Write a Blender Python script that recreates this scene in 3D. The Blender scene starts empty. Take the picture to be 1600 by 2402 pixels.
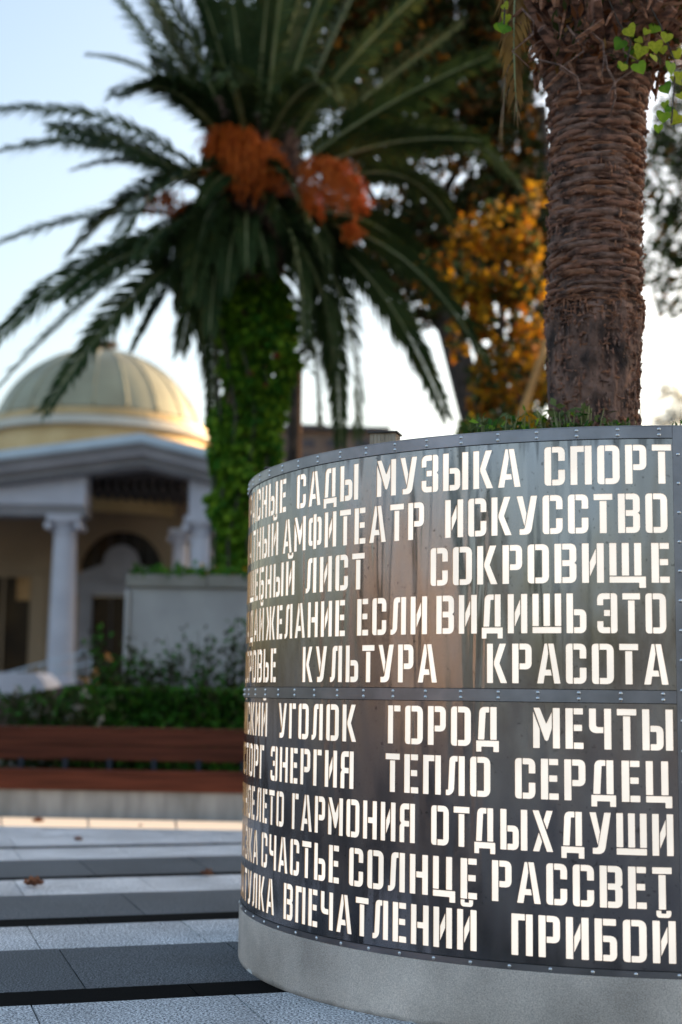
import bpy, bmesh, math, random
import numpy as np
from mathutils import Vector, Matrix
from mathutils.geometry import delaunay_2d_cdt
PI = math.pi; rad = math.radians
random.seed(7); rng = np.random.default_rng(7)
scene = bpy.context.scene
col = scene.collection

# ------------------------------------------------------------------ camera
H = 1.35; F = 3336.0; PITCH = 0.12852; ROLL = 0.01285
cam = bpy.data.cameras.new('camera'); camo = bpy.data.objects.new('camera', cam); col.objects.link(camo)
cam.sensor_fit = 'VERTICAL'; cam.sensor_height = 36.0; cam.lens = 50.0
cam.clip_start = 0.05; cam.clip_end = 3000
fwd = Vector((0, math.cos(PITCH), math.sin(PITCH))); U0 = Vector((0, -math.sin(PITCH), math.cos(PITCH))); X0 = Vector((1, 0, 0))
cr = X0*math.cos(ROLL) + U0*math.sin(ROLL); cu = -X0*math.sin(ROLL) + U0*math.cos(ROLL)
M = Matrix((cr, cu, -fwd)).transposed().to_4x4(); M.translation = (0, 0, H); camo.matrix_world = M
cam.dof.use_dof = True; cam.dof.focus_distance = 6.35; cam.dof.aperture_fstop = 1.2; cam.dof.aperture_blades = 0
scene.camera = camo

# ------------------------------------------------------------------ sky and sun
SUN_AZ = rad(56.5)      # clockwise from +Y (towards +X)
SUN_EL = rad(12.0)
world = bpy.data.worlds.new("World"); scene.world = world; world.use_nodes = True
wn = world.node_tree; bg = wn.nodes['Background']
sky = wn.nodes.new('ShaderNodeTexSky'); sky.sky_type = 'NISHITA'; sky.sun_disc = False
sky.sun_elevation = SUN_EL; sky.sun_rotation = SUN_AZ; sky.air_density = 1.0; sky.dust_density = 4.5; sky.ozone_density = .8
wn.links.new(sky.outputs[0], bg.inputs[0]); bg.inputs[1].default_value = 0.15
sun = bpy.data.lights.new('sun', 'SUN'); sun.energy = 3.0; sun.angle = rad(0.5); sun.color = (1.0, 0.72, 0.45)
suno = bpy.data.objects.new('sun', sun); col.objects.link(suno)
sd = Vector((math.sin(SUN_AZ)*math.cos(SUN_EL), math.cos(SUN_AZ)*math.cos(SUN_EL), math.sin(SUN_EL)))
suno.rotation_euler = sd.to_track_quat('Z', 'Y').to_euler(); suno.location = (30, 20, 30)
vs = scene.view_settings; vs.view_transform = 'Standard'; vs.look = 'None'; vs.gamma = 1; vs.use_curve_mapping = False
vs.exposure = 1.66

# ------------------------------------------------------------------ projection helpers (pixel of the photo + depth -> point)
def ray(px, py):
    X, Y = px-800, py-1201
    c, s = math.cos(ROLL), math.sin(ROLL)
    X, Y = X*c + Y*s, -X*s + Y*c
    c, s = math.cos(PITCH), math.sin(PITCH)
    return Vector((X/F, c + Y/F*s, s - Y/F*c))
def W(px, py, Y):
    d = ray(px, py); return Vector((0, 0, H)) + d*(Y/d.y)
def G(px, py, z=0.0):
    d = ray(px, py); return Vector((0, 0, H)) + d*((z-H)/d.z)

# ------------------------------------------------------------------ object helpers
def tag(o, label=None, cat=None, group=None, kind=None):
    if label: o['label'] = label
    if cat: o['category'] = cat
    if group: o['group'] = group
    if kind: o['kind'] = kind
    return o
def link(name, mesh, mats=None, parent=None, loc=None):
    o = bpy.data.objects.new(name, mesh); col.objects.link(o)
    if mats is not None and mesh is not None and len(mesh.materials) == 0:
        for m in (mats if isinstance(mats, (list, tuple)) else [mats]): mesh.materials.append(m)
    if parent: o.parent = parent
    if loc is not None: o.location = loc
    return o
def empty(name, loc=(0, 0, 0), label=None, cat=None, group=None):
    o = bpy.data.objects.new(name, None); col.objects.link(o); o.location = loc; o.empty_display_size = .1
    return tag(o, label, cat, group)
def mesh_np(name, verts, faces, mi=None, smooth=False):
    me = bpy.data.meshes.new(name); me.from_pydata([tuple(v) for v in verts], [], [tuple(f) for f in faces])
    if mi is not None: me.polygons.foreach_set('material_index', np.asarray(mi, dtype=np.int32))
    if smooth: me.polygons.foreach_set('use_smooth', np.ones(len(me.polygons), dtype=bool))
    me.update(); return me
class MB:
    """collects shapes, world coordinates; build() links them as one object under parent (an Empty or mesh)"""
    def __init__(s): s.v = []; s.f = []
    def add(s, v, f):
        b = len(s.v); s.v += [tuple(p) for p in v]; s.f += [tuple(b+i for i in q) for q in f]
    def box(s, x0, x1, y0, y1, z0, z1, rz=0, c=None):
        P = [(x, y, z) for z in (z0, z1) for y in (y0, y1) for x in (x0, x1)]
        if rz:
            c = c or ((x0+x1)/2, (y0+y1)/2); ca, sa = math.cos(rz), math.sin(rz)
            P = [(c[0]+(x-c[0])*ca-(y-c[1])*sa, c[1]+(x-c[0])*sa+(y-c[1])*ca, z) for x, y, z in P]
        s.add(P, [(0, 2, 3, 1), (4, 5, 7, 6), (0, 1, 5, 4), (2, 6, 7, 3), (0, 4, 6, 2), (1, 3, 7, 5)])
    def prism(s, pts, y0, y1):   # polygon in xz extruded along y
        n = len(pts)
        P = [(x, y0, z) for x, z in pts] + [(x, y1, z) for x, z in pts]
        s.add(P, [tuple(range(n)), tuple(range(2*n-1, n-1, -1))] + [(i, (i+1) % n, n+(i+1) % n, n+i) for i in range(n)])
    def plan(s, pts, z0, z1):    # polygon in xy extruded along z
        n = len(pts)
        P = [(x, y, z0) for x, y in pts] + [(x, y, z1) for x, y in pts]
        s.add(P, [tuple(range(n-1, -1, -1)), tuple(range(n, 2*n))] + [(i, (i+1) % n, n+(i+1) % n, n+i) for i in range(n)])
    def lathe(s, prof, c=(0, 0, 0), n=24, a0=0, a1=2*PI, caps=False):
        full = abs(a1-a0-2*PI) < 1e-6; m = n if full else n+1
        P = [(c[0]+r*math.cos(a0+(a1-a0)*k/n), c[1]+r*math.sin(a0+(a1-a0)*k/n), c[2]+z) for r, z in prof for k in range(m)]
        Fc = []
        for i in range(len(prof)-1):
            for k in range(n):
                k2 = (k+1) % m; Fc.append((i*m+k, i*m+k2, (i+1)*m+k2, (i+1)*m+k))
        if caps: Fc.append(tuple((len(prof)-1)*m+k for k in range(m))); Fc.append(tuple(m-1-k for k in range(m)))
        s.add(P, Fc)
    def tube(s, pts, rads, n=6):
        pts = [Vector(p) for p in pts]
        if not isinstance(rads, (list, tuple)): rads = [rads]*len(pts)
        P = []; ref = Vector((0.13, 0.31, 0.94))
        for i, p in enumerate(pts):
            t = (pts[min(i+1, len(pts)-1)]-pts[max(i-1, 0)]).normalized()
            a = t.cross(ref)
            if a.length < .1: a = t.cross(Vector((1, 0, 0)))
            a.normalize(); b = t.cross(a)
            P += [p + (a*math.cos(2*PI*k/n)+b*math.sin(2*PI*k/n))*rads[i] for k in range(n)]
        Fc = [(i*n+k, i*n+(k+1) % n, (i+1)*n+(k+1) % n, (i+1)*n+k) for i in range(len(pts)-1) for k in range(n)]
        Fc += [tuple(range(n-1, -1, -1)), tuple((len(pts)-1)*n+k for k in range(n))]
        s.add(P, Fc)
    def build(s, name, mats, parent=None, smooth=False, bevel=0, world=True):
        v = s.v
        if parent is not None and world:
            off = parent.location if parent.parent is None else parent.location + parent.parent.location
            v = [(a-off[0], b-off[1], c-off[2]) for a, b, c in v]
        me = mesh_np(name, v, s.f, smooth=smooth)
        o = link(name, me, mats, parent)
        if bevel:
            m = o.modifiers.new('bevel', 'BEVEL'); m.width = bevel; m.segments = 2; m.limit_method = 'ANGLE'
        return o

# ------------------------------------------------------------------ materials
def nt(name):
    m = bpy.data.materials.new(name); m.use_nodes = True; t = m.node_tree
    return m, t, t.nodes['Principled BSDF'], t.nodes, t.links
def mat(name, c1, c2=None, scale=5.0, rough=.7, bump=0.0, bscale=None, metallic=0.0, detail=6.0, lo=.35, hi=.65, stretch=(1, 1, 1), spec=.5, dist=.01):
    m, t, b, N, L = nt(name)
    b.inputs['Roughness'].default_value = rough; b.inputs['Metallic'].default_value = metallic
    b.inputs['Specular IOR Level'].default_value = spec
    tc = N.new('ShaderNodeTexCoord'); mp = N.new('ShaderNodeMapping'); mp.inputs['Scale'].default_value = stretch
    L.new(tc.outputs['Object'], mp.inputs[0])
    if c2 is None: b.inputs['Base Color'].default_value = (*c1, 1)
    else:
        n = N.new('ShaderNodeTexNoise'); n.inputs['Scale'].default_value = scale; n.inputs['Detail'].default_value = detail
        r = N.new('ShaderNodeValToRGB'); r.color_ramp.elements[0].position = lo; r.color_ramp.elements[1].position = hi
        r.color_ramp.elements[0].color = (*c1, 1); r.color_ramp.elements[1].color = (*c2, 1)
        L.new(mp.outputs[0], n.inputs[0]); L.new(n.outputs[0], r.inputs[0]); L.new(r.outputs[0], b.inputs['Base Color'])
    if bump:
        n2 = N.new('ShaderNodeTexNoise'); n2.inputs['Scale'].default_value = bscale or scale*4; n2.inputs['Detail'].default_value = 5
        bp = N.new('ShaderNodeBump'); bp.inputs['Strength'].default_value = bump; bp.inputs['Distance'].default_value = dist
        L.new(mp.outputs[0], n2.inputs[0]); L.new(n2.outputs[0], bp.inputs['Height']); L.new(bp.outputs[0], b.inputs['Normal'])
    return m
def leafmat(name, c1, c2, scale=2.0, trans=.3, rough=.6, spec=.15):
    m = mat(name, c1, c2, scale=scale, rough=rough, spec=spec)
    t = m.node_tree; N, L = t.nodes, t.links; b = N['Principled BSDF']; out = N['Material Output']
    tr = N.new('ShaderNodeBsdfTranslucent'); mx = N.new('ShaderNodeMixShader'); mx.inputs[0].default_value = trans
    src = b.inputs['Base Color'].links[0].from_socket
    L.new(src, tr.inputs[0]); L.new(b.outputs[0], mx.inputs[1]); L.new(tr.outputs[0], mx.inputs[2]); L.new(mx.outputs[0], out.inputs[0])
    return m
def granite(name, dark, light, lo, hi, rough=.6, scale=140, spec=.18):
    m, t, b, N, L = nt(name)
    tc = N.new('ShaderNodeTexCoord'); geo = N.new('ShaderNodeNewGeometry')
    v = N.new('ShaderNodeTexNoise'); v.inputs['Scale'].default_value = scale; v.inputs['Detail'].default_value = 3; v.inputs['Roughness'].default_value = .75
    r = N.new('ShaderNodeValToRGB'); r.color_ramp.elements[0].position = lo; r.color_ramp.elements[1].position = hi
    r.color_ramp.elements[0].color = (*dark, 1); r.color_ramp.elements[1].color = (*light, 1)
    L.new(geo.outputs['Position'], v.inputs[0]); L.new(v.outputs[0], r.inputs[0])
    w = N.new('ShaderNodeTexNoise'); w.inputs['Scale'].default_value = 1.7; w.inputs['Detail'].default_value = 6
    L.new(geo.outputs['Position'], w.inputs[0])
    mr = N.new('ShaderNodeMapRange'); mr.inputs[1].default_value = .3; mr.inputs[2].default_value = .7; mr.inputs[3].default_value = .76; mr.inputs[4].default_value = 1.2
    L.new(w.outputs[0], mr.inputs[0])
    oi = N.new('ShaderNodeObjectInfo'); mr2 = N.new('ShaderNodeMapRange'); mr2.inputs[3].default_value = .82; mr2.inputs[4].default_value = 1.12
    L.new(oi.outputs['Random'], mr2.inputs[0])
    mu = N.new('ShaderNodeMath'); mu.operation = 'MULTIPLY'; L.new(mr.outputs[0], mu.inputs[0]); L.new(mr2.outputs[0], mu.inputs[1])
    mx = N.new('ShaderNodeVectorMath'); mx.operation = 'SCALE'; L.new(r.outputs[0], mx.inputs[0]); L.new(mu.outputs[0], mx.inputs['Scale'])
    L.new(mx.outputs[0], b.inputs['Base Color']); b.inputs['Specular IOR Level'].default_value = spec
    rr = N.new('ShaderNodeMapRange'); rr.inputs[3].default_value = rough-.12; rr.inputs[4].default_value = rough+.15
    L.new(w.outputs[0], rr.inputs[0]); L.new(rr.outputs[0], b.inputs['Roughness'])
    bp = N.new('ShaderNodeBump'); bp.inputs['Strength'].default_value = .35; bp.inputs['Distance'].default_value = .002
    L.new(v.outputs[0], bp.inputs['Height']); L.new(bp.outputs[0], b.inputs['Normal'])
    return m
MT = {}
MT['light_gr'] = granite('light_granite', (.08, .09, .1), (.95, .96, .97), .43, .57, scale=85)
MT['dark_gr'] = granite('dark_granite', (.015, .018, .02), (.27, .29, .31), .44, .66, rough=.6, scale=105)
MT['black_gr'] = granite('black_granite', (.003, .003, .003), (.012, .012, .013), .5, .72, rough=.7, spec=.02)
MT['cream_gr'] = granite('cream_stone', (.66, .5, .36), (.86, .7, .54), .3, .6, rough=.7, scale=30)
m_, t_, b_, N_, L_ = nt('warm_emissive_strip'); b_.inputs['Base Color'].default_value = (.8, .7, .55, 1)
b_.inputs['Emission Color'].default_value = (1, .66, .38, 1); b_.inputs['Emission Strength'].default_value = .22; MT['glow'] = m_  # emission alone gives the strip its warm brightness
MT['joint'] = mat('joint_sand', (.06, .06, .06), (.13, .12, .11), scale=20, rough=.95)
MT['asphalt'] = mat('far_paving', (.16, .17, .18), (.24, .25, .26), scale=3, rough=.9)

# ------------------------------------------------------------------ ground sheet
g = MB(); g.add([(-1500, -1500, -.06), (1500, -1500, -.06), (1500, 1500, -.06), (-1500, 1500, -.06)], [(0, 1, 2, 3)])
tag(g.build('ground', MT['asphalt']), kind='structure')
# plaza: bands of granite slabs, each slab a part
A = rad(17.6); ux = Vector((math.cos(A), math.sin(A), 0)); un = Vector((-math.sin(A), math.cos(A), 0))
bed = MB()
def band_pt(a, c): p = ux*a + un*c; return (p.x, p.y)
bed.plan([band_pt(-12, 3.6), band_pt(16, 3.6), band_pt(16, 16.6), band_pt(-12, 16.6)], -.05, -.008)
plaza = bed.build('plaza_paving', MT['joint']); tag(plaza, kind='structure')
bands = [(4.42, 4.69, 'black_gr'), (4.69, 5.75, 'light_gr')]
bands = [(4.41, 4.69, 'black_gr'), (4.69, 5.68, 'dark_gr'), (5.68, 6.50, 'light_gr'), (6.50, 6.80, 'black_gr'), (6.80, 7.87, 'dark_gr'),
         (7.87, 8.64, 'light_gr'), (8.64, 8.92, 'black_gr'), (8.92, 9.92, 'dark_gr'), (9.92, 10.73, 'light_gr'), (10.73, 10.9, 'black_gr'),
         (10.9, 11.98, 'dark_gr'), (11.98, 12.84, 'light_gr'), (12.84, 13.02, 'black_gr'), (13.02, 13.75, 'light_gr'), (13.75, 14.5, 'light_gr'), (14.5, 15.3, 'light_gr'), (15.3, 16.1, 'light_gr')]
slabmesh = {}
nslab = 0
for (c0, c1, mk) in bands:
    L_ = .905 if mk != 'black_gr' else 1.21
    gp = .004
    key = (round(c1-c0, 3), mk)
    if key not in slabmesh:
        s = MB(); s.box(0, L_-2*gp, 0, c1-c0-gp*.7, -.04, 0)
        me = mesh_np('slab', s.v, s.f); me.materials.append(MT[mk]); slabmesh[key] = me
    cm = (c0+c1)/2
    lo = .02*cm - 1.6; hi = .42*cm + 1.2
    a = math.floor(lo/L_)*L_ + (hash(mk) % 7)*0 + random.uniform(-.3, .3)
    while a < hi:
        p = ux*(a+gp)+un*(c0+gp*.35)
        o = bpy.data.objects.new('slab', slabmesh[key]); col.objects.link(o); o.parent = plaza
        o.location = (p.x, p.y, random.uniform(-.0012, .0012)); o.rotation_euler = (0, 0, A)
        a += L_; nslab += 1
print('slabs', nslab)

# ------------------------------------------------------------------ DRUM
CX, CY, R = 1.50866, 7.80336, 2.01423
metal, t, b, N, L = nt('steel_sheet')
b.inputs['Metallic'].default_value = 1.0
geo = N.new('ShaderNodeNewGeometry'); mp = N.new('ShaderNodeMapping'); mp.inputs['Scale'].default_value = (3.6, 3.6, .4); L.new(geo.outputs['Position'], mp.inputs[0])
n1 = N.new('ShaderNodeTexNoise'); n1.inputs['Scale'].default_value = 1.6; n1.inputs['Detail'].default_value = 2.2; n1.inputs['Distortion'].default_value = .35; L.new(mp.outputs[0], n1.inputs[0])
bp = N.new('ShaderNodeBump'); bp.inputs['Strength'].default_value = .6; bp.inputs['Distance'].default_value = .04; L.new(n1.outputs[0], bp.inputs['Height']); L.new(bp.outputs[0], b.inputs['Normal'])
n2 = N.new('ShaderNodeTexNoise'); n2.inputs['Scale'].default_value = 3.0; n2.inputs['Detail'].default_value = 9; n2.inputs['Roughness'].default_value = .65
mp2 = N.new('ShaderNodeMapping'); mp2.inputs['Scale'].default_value = (2, 2, .8); L.new(geo.outputs['Position'], mp2.inputs[0]); L.new(mp2.outputs[0], n2.inputs[0])
rr = N.new('ShaderNodeMapRange'); rr.inputs[1].default_value = .3; rr.inputs[2].default_value = .7; rr.inputs[3].default_value = .11; rr.inputs[4].default_value = .26; L.new(n2.outputs[0], rr.inputs[0]); L.new(rr.outputs[0], b.inputs['Roughness'])
cr_ = N.new('ShaderNodeValToRGB'); cr_.color_ramp.elements[0].position = .3; cr_.color_ramp.elements[1].position = .72
cr_.color_ramp.elements[0].color = (.212, .203, .218, 1); cr_.color_ramp.elements[1].color = (.31, .295, .315, 1); L.new(n2.outputs[0], cr_.inputs[0])
n3 = N.new('ShaderNodeTexNoise'); n3.inputs['Scale'].default_value = 55; n3.inputs['Detail'].default_value = 2; L.new(geo.outputs['Position'], n3.inputs[0])
sp = N.new('ShaderNodeMapRange'); sp.inputs[1].default_value = .66; sp.inputs[2].default_value = .72; sp.inputs[3].default_value = 1; sp.inputs[4].default_value = .55; L.new(n3.outputs[0], sp.inputs[0])
sz = N.new('ShaderNodeSeparateXYZ'); L.new(geo.outputs['Position'], sz.inputs[0])
mp4 = N.new('ShaderNodeMapping'); mp4.inputs['Scale'].default_value = (26, 26, 1.2); L.new(geo.outputs['Position'], mp4.inputs[0])
n4 = N.new('ShaderNodeTexNoise'); n4.inputs['Scale'].default_value = 1.0; n4.inputs['Detail'].default_value = 4; L.new(mp4.outputs[0], n4.inputs[0])
hz = N.new('ShaderNodeMapRange'); hz.inputs[1].default_value = 2.27; hz.inputs[2].default_value = 2.425; hz.inputs[3].default_value = -.17; hz.inputs[4].default_value = .06; L.new(sz.outputs[2], hz.inputs[0])
ad = N.new('ShaderNodeMath'); ad.operation = 'ADD'; L.new(n4.outputs[0], ad.inputs[0]); L.new(hz.outputs[0], ad.inputs[1])
dr = N.new('ShaderNodeMapRange'); dr.inputs[1].default_value = .53; dr.inputs[2].default_value = .64; dr.inputs[3].default_value = 1; dr.inputs[4].default_value = .55; L.new(ad.outputs[0], dr.inputs[0])
m5 = N.new('ShaderNodeMath'); m5.operation = 'MULTIPLY'; L.new(sp.outputs[0], m5.inputs[0]); L.new(dr.outputs[0], m5.inputs[1])
mx = N.new('ShaderNodeVectorMath'); mx.operation = 'SCALE'; L.new(cr_.outputs[0], mx.inputs[0]); L.new(m5.outputs[0], mx.inputs['Scale']); L.new(mx.outputs[0], b.inputs['Base Color'])
MT['steel'] = metal
MT['steel_band'] = mat('steel_band', (.2, .193, .212), (.28, .268, .295), scale=6, rough=.36, metallic=1.0, bump=.05, bscale=30)
MT['rivet'] = mat('rivet_steel', (.7, .7, .7), rough=.28, metallic=1.0)
MT['cut'] = mat('orange_cut_edge', (.5, .27, .1), (.62, .38, .16), scale=30, rough=.5)  # orange-brown tone on the cut edges
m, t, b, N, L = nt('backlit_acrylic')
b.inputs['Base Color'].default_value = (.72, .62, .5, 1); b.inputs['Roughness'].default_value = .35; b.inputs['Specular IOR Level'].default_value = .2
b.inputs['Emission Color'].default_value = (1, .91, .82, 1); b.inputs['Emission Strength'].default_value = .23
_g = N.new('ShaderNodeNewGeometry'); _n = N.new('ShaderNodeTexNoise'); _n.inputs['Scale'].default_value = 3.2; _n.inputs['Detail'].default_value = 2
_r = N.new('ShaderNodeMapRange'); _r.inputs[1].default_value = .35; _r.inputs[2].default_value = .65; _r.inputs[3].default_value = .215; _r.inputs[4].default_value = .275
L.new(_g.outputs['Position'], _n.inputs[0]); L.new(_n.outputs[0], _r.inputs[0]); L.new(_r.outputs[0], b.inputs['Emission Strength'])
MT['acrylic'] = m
def concrete():
    m, t, b, N, L = nt('cast_concrete'); b.inputs['Specular IOR Level'].default_value = .15; b.inputs['Roughness'].default_value = .8
    geo = N.new('ShaderNodeNewGeometry')
    a = N.new('ShaderNodeTexNoise'); a.inputs['Scale'].default_value = 200; a.inputs['Detail'].default_value = 2
    c = N.new('ShaderNodeTexNoise'); c.inputs['Scale'].default_value = 2.2; c.inputs['Detail'].default_value = 7
    L.new(geo.outputs['Position'], a.inputs[0]); L.new(geo.outputs['Position'], c.inputs[0])
    r1 = N.new('ShaderNodeValToRGB'); r1.color_ramp.elements[0].position = .3; r1.color_ramp.elements[1].position = .7
    r1.color_ramp.elements[0].color = (.48, .40, .345, 1); r1.color_ramp.elements[1].color = (.80, .69, .595, 1); L.new(a.outputs[0], r1.inputs[0])
    r2 = N.new('ShaderNodeMapRange'); r2.inputs[1].default_value = .3; r2.inputs[2].default_value = .7; r2.inputs[3].default_value = .62; r2.inputs[4].default_value = 1.18; L.new(c.outputs[0], r2.inputs[0])
    # worn dirt band near the foot
    sx = N.new('ShaderNodeSeparateXYZ'); L.new(geo.outputs['Position'], sx.inputs[0])
    e = N.new('ShaderNodeTexNoise'); e.inputs['Scale'].default_value = 9; L.new(geo.outputs['Position'], e.inputs[0])
    ma = N.new('ShaderNodeMath'); ma.operation = 'MULTIPLY_ADD'; L.new(e.outputs[0], ma.inputs[0]); ma.inputs[1].default_value = -.035; L.new(sx.outputs[2], ma.inputs[2])
    r3 = N.new('ShaderNodeMapRange'); r3.inputs[1].default_value = -.018; r3.inputs[2].default_value = .004; r3.inputs[3].default_value = .45; r3.inputs[4].default_value = 1; L.new(ma.outputs[0], r3.inputs[0])
    mu = N.new('ShaderNodeMath'); mu.operation = 'MULTIPLY'; L.new(r2.outputs[0], mu.inputs[0]); L.new(r3.outputs[0], mu.inputs[1])
    s = N.new('ShaderNodeVectorMath'); s.operation = 'SCALE'; L.new(r1.outputs[0], s.inputs[0]); L.new(mu.outputs[0], s.inputs['Scale']); L.new(s.outputs[0], b.inputs['Base Color'])
    k1 = N.new('ShaderNodeTexNoise'); k1.inputs['Scale'].default_value = 4.5; k1.inputs['Detail'].default_value = 8; L.new(geo.outputs['Position'], k1.inputs[0])
    zr_ = N.new('ShaderNodeMapRange'); zr_.inputs[1].default_value = .0; zr_.inputs[2].default_value = .09; zr_.inputs[3].default_value = .1; zr_.inputs[4].default_value = -.12; L.new(sx.outputs[2], zr_.inputs[0])
    k2 = N.new('ShaderNodeMath'); k2.operation = 'ADD'; L.new(k1.outputs[0], k2.inputs[0]); L.new(zr_.outputs[0], k2.inputs[1])
    k3 = N.new('ShaderNodeMapRange'); k3.inputs[1].default_value = .66; k3.inputs[2].default_value = .69; L.new(k2.outputs[0], k3.inputs[0])
    mxc = N.new('ShaderNodeMix'); mxc.data_type = 'RGBA'; L.new(k3.outputs[0], mxc.inputs[0]); L.new(s.outputs[0], mxc.inputs[6]); mxc.inputs[7].default_value = (.72, .7, .66, 1); L.new(mxc.outputs[2], b.inputs['Base Color'])
    bp = N.new('ShaderNodeBump'); bp.inputs['Strength'].default_value = .6; bp.inputs['Distance'].default_value = .004; L.new(a.outputs[0], bp.inputs['Height']); L.new(bp.outputs[0], b.inputs['Normal'])
    return m
MT['concrete'] = concrete()
MT['soil'] = mat('soil', (.02, .014, .01), (.05, .035, .025), scale=20, rough=1, bump=.5)

# stencil alphabet: cap height 100; every glyph is a list of pieces, a point is (x, y[, corner radius])
def mir(p, w): return [(w-q[0],)+tuple(q[1:]) for q in p][::-1]
def rect(x0, x1, y0, y1): return [(x0, y0), (x1, y0), (x1, y1), (x0, y1)]
r_ = 17
stemL = [(0, 0, r_), (18, 0), (18, 100), (0, 100, r_)]
bowlR = [(20.3, 100), (20.3, 85), (39, 85), (39, 15), (20.3, 15), (20.3, 0), (57, 0, r_), (57, 100, r_)]
lpiece = [(0, 0), (14, 0, 10), (26, 9, 3), (27, 86), (35, 86), (35, 100), (10, 100, 15), (8.5, 14), (0, 14)]
lpiece = [(0, 0), (12, 0, 9), (24.5, 10, 8), (28, 86), (35, 86), (35, 100), (11, 100, 14), (7, 14), (0, 14)]
dpiece = [(5, 17.5), (22.5, 17.5), (26.5, 86), (36, 86), (36, 100), (9, 100, 14)]
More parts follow.
